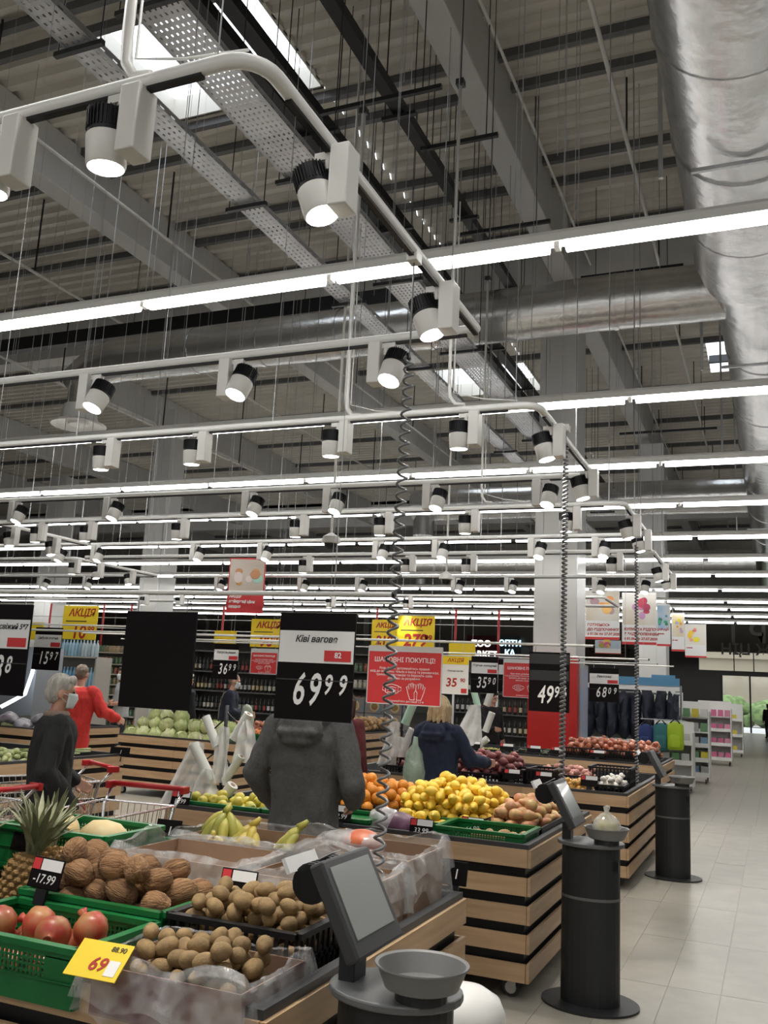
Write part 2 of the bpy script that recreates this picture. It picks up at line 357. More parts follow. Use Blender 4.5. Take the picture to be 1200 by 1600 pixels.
# cable trays
def tray(label, x, w, z, y0, y1, hole, rows_):
    t = thing('cable_tray', label, 'cable tray', (x, 0, z))
    # perforated base: ladder of strips so the slots are open
    mb = MB(); n = int((y1 - y0) / hole)
    sw = w / rows_
    for r_ in range(rows_ + 1):
        xx = -w / 2 + r_ * sw; mb.bx(xx - sw * 0.34, xx + sw * 0.34, y0, y1, 0, 0.004)
    for k in range(n + 1): mb.bx(-w / 2, w / 2, y0 + k * hole - hole * 0.30, y0 + k * hole + hole * 0.30, 0.0005, 0.0035)
    b = part('perforated_base', mb, STEEL, t); b['kind'] = 'stuff'
    for s_ in (-1, 1):
        sm = MB(); sm.bx(s_ * w / 2 - 0.003, s_ * w / 2 + 0.003, y0, y1, 0.0, 0.022); sm.bx(s_ * w / 2 - 0.003, s_ * w / 2 + 0.003, y0, y1, 0.040, 0.07); 
        sm.bx(s_ * w / 2 - 0.012, s_ * w / 2 + 0.006, y0, y1, 0.066, 0.072)
        for k in range(n // 2): sm.bx(s_ * w / 2 - 0.0025, s_ * w / 2 + 0.0025, y0 + 2 * k * hole, y0 + (2 * k + 1.2) * hole, 0.02, 0.042)
        part('side_rail', sm, STEEL, t)
    for y in np.arange(y0 + 1.2, y1, 2.4):
        part('bracket', MB().bx(-w / 2 - 0.12, w / 2 + 0.12, y - 0.02, y + 0.02, -0.05, -0.01), DARKM, t)
        for s_ in (-1, 1): part('threaded_rod', MB().tube([(s_ * (w / 2 + 0.09), y, -0.03), (s_ * (w / 2 + 0.09), y, ZR - z)], 0.006, 5), DARKM, t)
    return t
tray('narrow galvanised cable tray with slotted base under the roof', -4.68, 0.22, 6.3, 1.0, 26, 0.075, 4)
tray('wide perforated galvanised cable tray beside the black busbars', -4.04, 0.40, 6.5, 1.0, 24, 0.07, 8)
def busbar(label, x, w, h, z, y0, y1, nb, m):
    t = thing('busbar_trunking', label, 'busbar', (x, 0, z))
    for k in range(nb): part('bar', MB().bx((k - (nb - 1) / 2) * w * 1.75 - w / 2, (k - (nb - 1) / 2) * w * 1.75 + w / 2, y0, y1, 0, h), m, t)
    for y in np.arange(y0 + 2, y1, 2.6):
        ww = nb * w * 0.7 + 0.12
        part('bracket', MB().bx(-ww, ww, y - 0.03, y + 0.03, -0.06, -0.015), DARKM, t)
        for s_ in (-1, 1): part('threaded_rod', MB().tube([(s_ * (ww - .03), y, -0.05), (s_ * (ww - .03), y, ZR - z)], 0.007, 5), DARKM, t)
busbar('pair of black busbars slung under the skylight strip', -5.24, 0.18, 0.14, 8.6, 2, 30, 2, BLACKP)
busbar('single black busbar next to the pale concrete beam', -4.05, 0.15, 0.14, 8.6, 2, 16.2, 1, BLACKP)
t = thing('cross_busbar', 'long black cross conduit running just above the branch duct', 'conduit', (0, 14.2, 8.5))
part('bar', MB().bx(-26, -5.4, -0.1, 0.1, 0, 0.28), BLACKP, t)
for x in (-24, -20, -16, -12, -8): part('threaded_rod', MB().tube([(x, 0, 0), (x, 0, ZR - 8.5)], 0.008, 5), DARKM, t)
for n_, (x, z, r_, lab) in enumerate(((-1.72, 9.5, 0.03, 'white sprinkler pipe between the beam and the huge duct'), (-3.05, 9.9, 0.022, 'thin white pipe along the pale concrete beam'), (-15.5, 8.4, 0.035, 'grey water pipe over the left shelves'), (-9.6, 9.2, 0.028, 'grey pipe beside the skylight strip'), (-12.6, 9.0, 0.03, 'thin grey pipe beside the far concrete beam'))):
    t = thing('sprinkler_pipe', lab, 'pipe', (x, 0, z))
    part('pipe_run', MB().tube([(0, 2, 0), (0, 45, 0)], r_, 8), WHITE if n_ < 2 else SPOTW, t, True)
    for y in range(4, 40, 4): part('clip', MB().bx(-0.012, 0.012, y - 0.012, y + 0.012, 0, ZR - z), DARKM, t)
for x0, x1, y, z in ((-4.7, -3.2, 8.4, 8.2), (-3.9, -2.9, 9.6, 8.3), (-4.2, -2.8, 12.0, 8.4), (-2.9, -1.2, 14.8, 8.8), (-3.1, -1.0, 20.5, 7.6)):
    t = thing('strut_channel', 'dark steel strut channel on threaded rods', 'strut', ((x0 + x1) / 2, y, z), 0, 'strut channels under the roof')
    w = (x1 - x0) / 2
    part('channel', MB().bx(-w, w, -0.025, 0.025, 0, 0.05), DARKM, t)
    for x in (-w * 0.7, w * 0.7): part('threaded_rod', MB().tube([(x, 0, 0), (x, 0, ZR - z)], 0.007, 5), DARKM, t)

# ================================================================ LIGHT ROWS
ZT = 4.28
TP = 1.483
tb = MB()
prof = [(-0.042, 0.0), (-0.040, -0.028), (-0.030, -0.046), (0, -0.054), (0.030, -0.046), (0.040, -0.028), (0.042, 0.0)]
n = len(prof); L = 0.69
tb.add([(-L, a, b) for a, b in prof] + [(L, a, b) for a, b in prof], [(i, i + 1, n + i + 1, n + i) for i in range(n - 1)] + [tuple(range(n - 1, -1, -1)), tuple(range(n, 2 * n))])
TUBE = tb.mesh('tube', TUBEM)
ENDC = MB().box((0, 0, -0.017), (0.03, 0.06, 0.035)).mesh('lamp_holder', SPOTW)
ROWS = [(-5.4, 3), (-2.9, 3), (-0.3, 3), (2.2, 3), (4.9, 0), (7.85, 0), (10.2, 0), (12.45, 0), (15.05, 0), (17.45, 0), (19.7, 0), (22.3, 0), (24.95, 0), (26.9, 0), (29.1, 0), (31.4, 0)]
ROWLAB = {-5.4: 'strip light row furthest behind the kiwi table, near the wall', -2.9: 'strip light row second behind the kiwi table', -0.3: 'strip light row just behind the kiwi table', 2.2: 'strip light row over the front edge of the kiwi table',
          4.9: 'strip light row over the gap between the kiwi table and the lemon table', 7.85: 'strip light row over the gap behind the lemon table', 10.2: 'strip light row over the black crate table', 12.45: 'strip light row just in front of the red onion table', 15.05: 'strip light row passing just in front of the white pillar'}
def in_frame(x, y, z):
    c = CM.T @ np.array([x, y, z - CH])
    return c[2] < 0 and -8 <= CX + FPX * c[0] / -c[2] <= 1208 and -8 <= CY - FPX * c[1] / -c[2] <= 1608
ORD = ('first', 'second', 'third', 'fourth', 'fifth', 'sixth', 'seventh', 'eighth', 'ninth', 'tenth', 'eleventh', 'twelfth')
for k, (y, _) in enumerate([r for r in ROWS if r[0] > 16]): ROWLAB[y] = '%s strip light row behind the white pillar' % ORD[k]
for n_, (y, mode) in enumerate(ROWS):
    if mode: xa, xb, z = -9.5, 5, ZT
    else: xa, xb, z = -1.10 * y - 1.0, (0.06 * y + 2.2), ZT
    off = -0.98 * 1.12
    k0 = math.floor((xa - off) / TP); k1 = math.ceil((xb - off) / TP)
    xa, xb = off + k0 * TP, off + k1 * TP
    off_ = '_offscreen' if mode else ''
    t = thing('light_row' + off_, ROWLAB.get(y, 'distant row of strip lights behind the white pillar'), 'strip light', ((xa + xb) / 2, y, z), 0, None if y in ROWLAB else 'distant rows of strip lights')
    h = (xb - xa) / 2
    bd = MB(); pr = [(-0.03, 0.075), (-0.045, 0.05), (-0.045, 0.0), (0.045, 0.0), (0.045, 0.05), (0.03, 0.075)]
    bd.add([(-h, a, b) for a, b in pr] + [(h, a, b) for a, b in pr], [(i, (i + 1) % 6, 6 + (i + 1) % 6, 6 + i) for i in range(6)] + [(5, 4, 3, 2, 1, 0), (6, 7, 8, 9, 10, 11)])
    part('housing', bd, WHITE, t)
    for k in range(k1 - k0):
        xc = (xa + xb) / 2 - h + (k + 0.5) * TP
        seen = any(in_frame(xc + q * L, y, z - 0.03) for q in np.linspace(-1, 1, 7))
        link('tube' if seen else 'tube_offscreen', TUBE, t, (-h + (k + 0.5) * TP, 0, 0))
        if y < 13: link('lamp_holder', ENDC, t, (-h + k * TP, 0, 0))
    if y < 21:
        for k in range(0, k1 - k0 + 1, 2):
            if abs((xa + xb) / 2 - h + k * TP + 0.4) < 0.78: continue
            part('suspension_wire', MB().tube([(-h + k * TP + 0.3, 0, 0.07), (-h + k * TP + 0.3, 0, ZR - z)], 0.0035 if y < 9 else 0.006, 4, caps=False), STEEL, t)
# ================================================================ SPOT TRACKS
ZK = 3.6
def spot_proto():
    r = bpy.data.objects.new('track_spotlight', None); COL.objects.link(r)
    tag(r, 'white track spotlight with a black ribbed heat sink', 'spotlight')
    part('adapter', MB().tube([(0, 0, -0.03), (0, 0, -0.10)], 0.02, 10).box((0, 0, -0.045), (0.11, 0.035, 0.03)), SPOTW, r, True, sharp=0.6)
    part('driver_box', MB().box((0.06, 0, -0.145), (0.075, 0.10, 0.24)), SPOTW, r, bevel=0.006)
    return r
def spot_head(r, tilt, az, lamp):
    # head hangs beside the driver box
    e = Matrix.Rotation(az, 3, 'Z') @ Matrix.Rotation(tilt, 3, 'X')
    c = Vector((-0.055, 0, -0.155))
    mb = MB(); mb.lathe([(0.05, 0.075), (0.062, 0.07), (0.066, -0.005), (0.066, -0.02)], 24, c, axis=e)
    for k in range(32):
        a = 2 * math.pi * k / 32; v = e @ Vector((0.066 * math.cos(a), 0.066 * math.sin(a), 0.035))
        mb.box(c + v, (0.0035, 0.010, 0.07), e @ Matrix.Rotation(a + HX, 3, 'Z'))
    part('heat_sink', mb, BLACKP, r, True, sharp=0.5)
    part('lamp_head', MB().lathe([(0.066, 0.0), (0.070, -0.005), (0.066, -0.10), (0.060, -0.11), (0.058, -0.105)], 24, c + e @ Vector((0, 0, -0.015)), axis=e), SPOTW, r, True, sharp=0.5)
    part('lens', MB().lathe([(0.057, 0.0), (0.055, -0.004), (0.01, -0.006)], 20, c + e @ Vector((0, 0, -0.121)), axis=e), LENSM, r, True)
def spot_at(x, y, facing, lamp=False, tilt=0.3, z=ZK):
    flip = abs(facing) > 2.5
    if flip: facing -= math.pi
    # facing: angle of the aim about Z (0: tips the beam towards +Y)
    key = (round(facing, 3), round(tilt, 2))
    if key not in SP:
        r = spot_proto(); spot_head(r, tilt, facing, lamp); SP[key] = r
    else: r = copy_tree(SP[key])
    r.location = (x, y, z)
    lb = spot_label(x, y); r['label'] = lb; r['group'] = lb.replace('white spotlight', 'spotlights')
    r.rotation_euler = (0, 0, math.pi if flip else 0)
    if True:   # every fixture is lit in the photograph and carries one beam
        l = bpy.data.lights.new('spot_beam', 'SPOT'); l.energy = SPOT_W; l.spot_size = math.radians(70); l.spot_blend = 0.7; l.shadow_soft_size = 0.05; l.color = (1.0, 0.95, 0.87)
        e = Matrix.Rotation(facing, 3, 'Z') @ Matrix.Rotation(tilt, 3, 'X')
        lo = bpy.data.objects.new('spot_beam' if in_frame(x - 0.055, y, z - 0.3) else 'spot_beam_offscreen', l); COL.objects.link(lo); lo.parent = r
        lo.location = Vector((-0.055, 0, -0.155)) + e @ Vector((0, 0, -0.15)); lo.rotation_euler = e.to_euler()
    return r
SP = {}
def spot_label(x, y):
    side = x < -9.3
    for y0, y1, what in ((2.13, 4.43, 'kiwi table'), (5.79, 7.86, 'lemon table'), (9.1, 10.95, 'long crate table'), (12.2, 14.75, 'red onion table'), (17.9, 19.6, 'bottle shelves')):
        if y0 - 0.3 <= y <= y1 + 0.2:
            if side and y > 8: what = 'zucchini'
            bar = 'front rail' if abs(y - y0) < 0.06 else ('rear rail' if abs(y - y1) < 0.2 else 'side rail')
            return 'white spotlight on the %s of the track over the %s' % (bar, what)
    return 'white spotlight on a far track'
def track_loop(label, y0, y1, xr, xl, wires=True, z=ZK):
    t = thing('lighting_track', label, 'lighting track', (0, 0, z))
    rad = 0.12
    arc0 = [(xr - rad + rad * math.sin(a), y0 + rad - rad * math.cos(a), 0) for a in np.linspace(0, HX, 7)]
    part('rail', MB().tube([(xl, y0, 0), ((xl + xr) / 2, y0, 0)] + arc0 + [(xr, (y0 + y1) / 2, 0), (xr, y1, 0)], 0.027, 10), WHITE, t, True, sharp=0.9)
    part('rail', MB().tube([(xr, y1, 0), (xl, y1, 0)], 0.027, 10), WHITE, t, True, sharp=0.9)
    gm = MB(); gm.bx(xl, xr - 0.2, y0 - 0.012, y0 + 0.012, -0.036, -0.02); gm.bx(xl, xr - 0.05, y1 - 0.012, y1 + 0.012, -0.036, -0.02); gm.bx(xr - 0.012, xr + 0.012, y0 + 0.2, y1, -0.036, -0.02)
    part('contact_groove', gm, BLACKP, t)
    if wires:
        for x in np.arange(xr - 0.15, xl, -1.9):
            for y in (y0, y1): part('suspension_wire', MB().tube([(x, y, 0.02), (x, y, ZR - z)], 0.0035 if y < 8 else 0.006, 4, caps=False), STEEL, t)
    return t
track_loop('white lighting track loop over the kiwi and coconut table', 2.13, 4.43, -1.43, -8)
track_loop('white lighting track loop over the lemon and orange table', 5.79, 7.86, -1.42, -11)
track_loop('white lighting track loop over the long crate table by the second scale', 9.1, 10.95, -1.33, -9.6)
track_loop('white lighting track loop over the red onion table', 12.2, 14.75, -1.42, -10.8)
track_loop('white lighting track loop over the zucchini table', 8.9, 10.9, -9.65, -18)
track_loop('white lighting track loop over the far left vegetables', 12.3, 14.6, -11.1, -22)
track_loop('white lighting track loop behind the white pillar', 17.9, 19.6, -3.0, -20, False)
def P3(px, py): return PZ(px, py, ZK)
AW = 0.0
for px in (12, 195): p = P3(px, 150); spot_at(PY(px, {12: 200, 195: 152}[px], 2.13).x, 2.13, 0.0, True, 0.08)
for px, py in ((500, 232), (680, 440)):
    p = P3(px, py); spot_at(-1.43, p.y, -HX, True, 0.32)
for px, py in ((150, 588), (370, 567), (605, 540)): spot_at(PY(px, py, 4.43).x, 4.43, math.pi - 0.3, True, 0.42)
for px, py in ((170, 685), (312, 676), (530, 660), (730, 645)): spot_at(PY(px, py, 5.79).x, 5.79, 0.0, True, 0.06)
for px, py in ((858, 660), (918, 730)): spot_at(-1.42, P3(px, py).y, -HX, True, 0.25)
for px, py in ((30, 775), (178, 772), (395, 762), (522, 757), (678, 755), (850, 745)): spot_at(PY(px, py, 7.86).x, 7.86, math.pi - 0.3, px > 380, 0.40)
for px in (65, 142, 285, 470, 602, 735, 893): spot_at(PY(px, 800, 9.1).x, 9.1, 0.0, px > 460, 0.06)
for y in (9.6, 10.5): spot_at(-1.33, y, -HX, False, 0.25)
for px in (155, 95, 310, 415, 595, 688, 838, 938): spot_at(PY(px, 840, 10.95).x if px > 250 else PY(px, 840, 10.9).x, 10.95 if px > 250 else 10.9, math.pi - 0.3, px > 580, 0.40)
for px in (120, 480, 640, 735, 962): spot_at(PY(px, 860, 12.3 if px < 200 else 12.2).x, 12.3 if px < 200 else 12.2, 0.0, False, 0.06)
for y in (13.2, 14.3): spot_at(-1.42, y, -HX, False, 0.25)
for px in (80, 147, 345, 410, 475, 565, 715, 798, 935, 1003): spot_at(PY(px, 890, 14.75).x, 14.75 if px > 200 else 14.6, math.pi - 0.3, px > 700, 0.40)
for px in (230, 285, 520, 640): spot_at(PY(px, 900, 17.9).x, 17.9, 0.0, False, 0.06)
for y in (9.4, 10.2): spot_at(-9.65, y, -HX, False, 0.25)
for y in (12.9, 13.8): spot_at(-11.1, y, -HX, False, 0.25)
SPG = {}
for o in [o for o in COL.objects if o.name.startswith('track_spotlight')]: SPG.setdefault(o['label'], []).append(o)
for lb, os_ in SPG.items():
    os_.sort(key=lambda o: (-round(o.location.x, 1), o.location.y))
    for k, o in enumerate(os_):
        if len(os_) > 1: o['label'] = '%s white spotlight from the aisle corner on the %s' % (ORD[k], lb.split(' on the ')[1].replace(' of the track over', ' over'))
# spiral power cords to the scales
COILM = mat('coil_grey', (0.16, 0.165, 0.17), 0.3)
def coil(label, x, y, z0, z1, r, pitch, straight, rad=0.006, x1=None, y1=None):
    t = thing('spiral_power_cord', label, 'cord', (x, y, 0))
    path = []; n = int((z1 - straight - z0) / pitch * 9); x1 = x if x1 is None else x1; y1 = y if y1 is None else y1
    for k in range(n + 1):
        a = 2 * math.pi * k / 9; f = k / n; zz = z0 + (z1 - straight - z0) * f
        path.append(((x1 - x) * (1 - f) + r * math.cos(a), (y1 - y) * (1 - f) + r * math.sin(a), zz))
    part('coil', MB().tube(path, rad, 6), COILM, t, True)
    part('wire_lead', MB().tube([(0, 0, z1 - straight), (0, 0, z1)], 0.004, 6), COILM, t)
    part('plug', MB().box((0, 0, z1 + 0.02), (0.05, 0.07, 0.05)), SPOTW, t, bevel=0.004)
c0 = P3(632, 392)
coil('grey spiral power cord dropping from the track to the nearest kiwi scale', -1.43, 3.5, 0.98, 3.55, 0.021, 0.052, 0.45, x1=-1.40, y1=3.35)
p = PY(860, 1270, 6.0); p2 = PY(884, 790, 6.9)
coil('black and white spiral cord over the lemon table scale', -1.33, 6.3, 0.9, 3.55, 0.015, 0.030, 0.1, 0.0085)
coil('grey spiral cord by the third scale', -1.36, 10.2, 0.5, 3.55, 0.015, 0.034, 0.2, 0.0085)
# ceiling cameras on poles, conduit drops
def cam_pole(label, x, y, z):
    t = thing('security_camera', label, 'camera', (x, y, z))
    part('pole', MB().tube([(0, 0, 0.1), (0, 0, ZR - z)], 0.018, 8), SPOTW, t, True)
    part('mount', MB().lathe([(0.02, 0.12), (0.10, 0.07), (0.115, 0.0), (0.09, -0.01)], 16), SPOTW, t, True, sharp=0.7)
    part('dome', MB().lathe([(0.085, 0.0), (0.075, -0.04), (0.045, -0.075), (0.01, -0.085)], 16), BLACKP, t, True)
p = PY(517, 848, 9.6); cam_pole('dome security camera on a long pole above the kiwi sign', p.x, p.y, p.z)
p = PY(697, 905, 13.5); cam_pole('dome security camera on a long pole left of the white pillar', p.x, p.y, p.z)
for lab, px, py, y in (('white conduit drop beside the narrow cable tray', 540, 648, 5.9), ('white conduit drop meeting the nearest track', 192, 118, 2.16), ('white conduit drop to the lemon table track', 700, 650, 5.82), ('white conduit drop in front of the pillar', 752, 780, 9.1)):
    p = PY(px, py, y); t = thing('conduit_drop', lab, 'conduit', (p.x, y, ZK + 0.03))
    hh = 3.6 if px < 300 else 2.55
    part('conduit', MB().tube([(0.12, 0, 0.02), (0.05, 0, 0.03), (0.01, 0, 0.09), (0, 0, 0.2), (0, 0, hh)], 0.02 if px < 600 else 0.013, 8), SPOTW, t, True)
    part('cable', MB().tube([(0.5, 0.0, 0.02), (0.25, 0, 0.05), (0.03, 0.02, 0.12), (0.025, 0.02, 1.6)], 0.005, 6), WHITE, t, True)
    part('hanger', MB().bx(-0.03, 0.03, -0.03, 0.03, hh, hh + 0.05).tube([(0, 0, hh), (0, 0, ZR - ZK - 0.03)], 0.005, 5), DARKM, t)
wg = random.Random(3)
for k in range(34):
    px, y = wg.uniform(20, 1000), wg.uniform(6, 15); x = PY(px, 300, y).x
    if -8.9 < x < -5.9 and 8.4 < y < 10.9: continue
    o = part('hanging_wire', MB().tube([(0, 0, 0), (0, 0, ZR + 0.1 - 5.2)], 0.004, 4, caps=False), STEEL, None, loc=(x, y, 5.2))
    o.location.z = 5.0 + wg.uniform(0, 2.5); o.scale.z = (ZR - o.location.z) / (ZR - 5.2)
    tag(o, 'thin steel wire hanging free from the roof deck', 'wire', 'loose wires under the roof')
# ================================================================ PRODUCE TABLES
ZTOP, ZBED = 0.82, 0.735
_bm = {}
def board_mesh(L):
    k = round(L, 3)
    if k not in _bm: _bm[k] = MB().box((0, 0, 0), (L - 0.004, 0.018, 0.098)).mesh('board', WOOD)
    return _bm[k]
def caster(t, x, y):
    w = part('caster', MB().tube([(x, y - 0.016, 0.05), (x, y + 0.016, 0.05)], 0.05, 16), RUBBER, t, True, sharp=0.6)
    part('wheel_hub', MB().tube([(x, y - 0.019, 0.05), (x, y + 0.019, 0.05)], 0.033, 12), STEEL, w)
    part('fork', MB().bx(x - 0.015, x + 0.03, y - 0.026, y - 0.021, 0.04, 0.12).bx(x - 0.015, x + 0.03, y + 0.021, y + 0.026, 0.04, 0.12).bx(x - 0.02, x + 0.04, y - 0.026, y + 0.026, 0.105, 0.12), STEEL, w)
def display_table(label, x0, x1, y0, y1):
    cx, cy = (x0 + x1) / 2, (y0 + y1) / 2; hx, hy = (x1 - x0) / 2, (y1 - y0) / 2
    t = thing('produce_table', label, 'display table', (cx, cy, 0))
    part('frame', MB().bx(-hx + 0.02, hx - 0.02, -hy + 0.02, hy - 0.02, 0.12, 0.715), BLACKP, t)
    rm = MB(); r = 0.035
    rm.bx(-hx - 0.004, hx + 0.004, -hy - 0.004, -hy + r, 0.715, ZTOP + 0.012); rm.bx(-hx - 0.004, hx + 0.004, hy - r, hy + 0.004, 0.715, ZTOP + 0.012)
    rm.bx(-hx - 0.004, -hx + r, -hy + r, hy - r, 0.715, ZTOP + 0.012); rm.bx(hx - r, hx + 0.004, -hy + r, hy - r, 0.715, ZTOP + 0.012)
    part('rim', rm, DGREY, t)
    part('bed', MB().bx(-hx + r, hx - r, -hy + r, hy - r, 0.715, ZBED), BLACKP, t)
    z = 0.115 + 0.0525
    for k in range(5):
        zz = 0.149 + k * 0.152
        n = max(1, round(2 * hx / 1.15)); L = 2 * hx / n
        for i in range(n):
            for s in (-1, 1): link('board', board_mesh(L), t, (-hx + (i + 0.5) * L, s * (hy + 0.006), zz))
        n = max(1, round(2 * hy / 1.15)); L = (2 * hy + 0.03) / n
        for i in range(n):
            for s in (-1, 1): link('board', board_mesh(L), t, (s * (hx + 0.010), -hy - 0.015 + (i + 0.5) * L, zz), (0, 0, HX))
    for sx in (-1, 1):
        for sy in (-1, 1): caster(t, sx * (hx - 0.1), sy * (hy - 0.07))
    return t
display_table('wood slatted produce table holding coconuts, kiwis and pineapples', -3.75, -1.26, 2.28, 3.96)
display_table('wood slatted produce table holding lemons, oranges and pears', -3.80, -1.32, 5.37, 7.25)
display_table('wood slatted produce table of black crates by the third scale', -4.20, -1.27, 8.85, 11.4)
display_table('wood slatted produce table with red onions in front of the red pillar panel', -5.4, -1.45, 13.2, 14.9)
display_table('wood slatted produce table with zucchini and green onions', -8.9, -6.5, 4.6, 8.25)
display_table('wood slatted produce table heaped with green cabbages', -8.75, -6.8, 11.0, 12.95)
display_table('wood slatted produce table with carrots near the bottle shelves', -9.3, -6.95, 14.6, 17.4)
display_table('wood slatted produce table of leafy vegetables by the open fridge', -14.0, -9.9, 10.6, 12.4)

# ---------------------------------------------------------------- crates and boxes
_crates = {}
def crate_mesh(w, d, h, m, style):
    k = (w, d, h, m.name, style)
    if k in _crates: return _crates[k]
    mb = MB(); hx, hy = w / 2, d / 2; e = 0.008
    mb.bx(-hx, hx, -hy, hy, 0, 0.01)
    for (ax, L, off) in (('x', hx, hy), ('y', hy, hx)):
        for s in (-1, 1):
            def bar(a0, a1, z0, z1, th=e):
                o0, o1 = s * off - th / 2 * (1 if s > 0 else 1), s * off + th / 2
                if ax == 'x': mb.bx(a0, a1, o0, o1, z0, z1)
                else: mb.bx(o0, o1, a0, a1, z0, z1)
            bar(-L, L, h - 0.018, h, 0.03); 
            if style == 'solid':
                bar(-L, L, 0.0, h * 0.40); bar(-L, L, h * 0.78, h - 0.016)
                for q in (-1, 1): bar(min(q * L, q * L * 0.62), max(q * L, q * L * 0.62), h * 0.38, h * 0.80)
                n = int(L * 2 * 0.62 / 0.016)
                for i in range(n + 1): a = -L * 0.62 + i * (L * 1.24) / n; bar(a - 0.0035, a + 0.0035, h * 0.39, h * 0.79, 0.005)
                for zz in (0.5, 0.6, 0.7): bar(-L * 0.62, L * 0.62, h * zz - 0.003, h * zz + 0.003, 0.004)
                bar(-L, L, h * 0.40, h * 0.43, 0.018)
            else:
                bar(-L, L, 0.0, h * 0.2); bar(-L, L, h * 0.46, h * 0.54)
                n = int(L * 2 / 0.035)
                for i in range(n + 1): a = -L + i * 2 * L / n; bar(max(-L, a - 0.006), min(L, a + 0.006), 0, h - 0.01, 0.008)
    _crates[k] = mb.mesh('plastic_crate', m); return _crates[k]
def crate(label, x0, x1, y0, y1, z, h, m, style='solid', rz=0, group=None):
    o = link('plastic_crate', crate_mesh(round(x1 - x0, 3), round(y1 - y0, 3), h, m, style), None, ((x0 + x1) / 2, (y0 + y1) / 2, z), (0, 0, rz))
    return tag(o, label, 'crate', group)
def carton(label, x0, x1, y0, y1, z, h, liner=True, m=CARD, name='cardboard_box', seed=0, flap=0.10):
    t = thing(name, label, 'box', ((x0 + x1) / 2, (y0 + y1) / 2, z)); hx, hy = (x1 - x0) / 2, (y1 - y0) / 2; e = 0.006
    part('base_panel', MB().bx(-hx, hx, -hy, hy, 0, e), m, t)
    part('front_panel', MB().bx(-hx, hx, -hy, -hy + e, e, h), m, t); part('back_panel', MB().bx(-hx, hx, hy - e, hy, e, h), m, t)
    part('side_panel', MB().bx(-hx, -hx + e, -hy + e, hy - e, e, h), m, t); part('side_panel', MB().bx(hx - e, hx, -hy + e, hy - e, e, h), m, t)
    if liner:
        rg = random.Random(seed); mb = MB(); N = 132
        lv = [(-0.030, -flap), (-0.026, -flap * 0.8), (-0.022, -flap * 0.6), (-0.018, -flap * 0.4), (-0.016, -flap * 0.2), (-0.012, 0.0), (-0.004, 0.018), (0.010, 0.022), (0.022, 0.0), (0.032, -0.04), (0.04, -0.09)]
        rings = []
        for i, (inset, dz) in enumerate(lv):
            ring = []
            for k in range(N):
                f = 4 * k / N; q = int(f); u = f - q
                P = [(-hx, -hy), (hx, -hy), (hx, hy), (-hx, hy)]; a, b = P[q % 4], P[(q + 1) % 4]
                x, y = a[0] + (b[0] - a[0]) * u, a[1] + (b[1] - a[1]) * u
                big = noise.noise((x * 7 + seed * 3.1, y * 7, seed + 0.5)); fine = abs(noise.noise((x * 26 + seed, y * 26, i * 0.9))); puff = max(0, big)
                out = -inset + 0.016 * fine * (1 if i < 6 else -0.6) + 0.015 * puff * (i < 6)
                zz = h + dz * (1 + 0.7 * noise.noise((x * 6 + seed, y * 6, 2.2))) * (1 if i < 6 else 1) + (0.075 * puff if 4 < i < 9 else 0.0) + 0.010 * fine
                ring.append((x + math.copysign(out, x) * min(1, abs(x) / hx), y + math.copysign(out, y) * min(1, abs(y) / hy), zz))
            rings.append(ring)
        vs_ = [p for r in rings for p in r]
        mb.add(vs_, [(i * N + k, i * N + (k + 1) % N, (i + 1) * N + (k + 1) % N, (i + 1) * N + k) for i in range(len(lv) - 1) for k in range(N)])
        part('plastic_liner', mb, FILM, t, False)
    return t
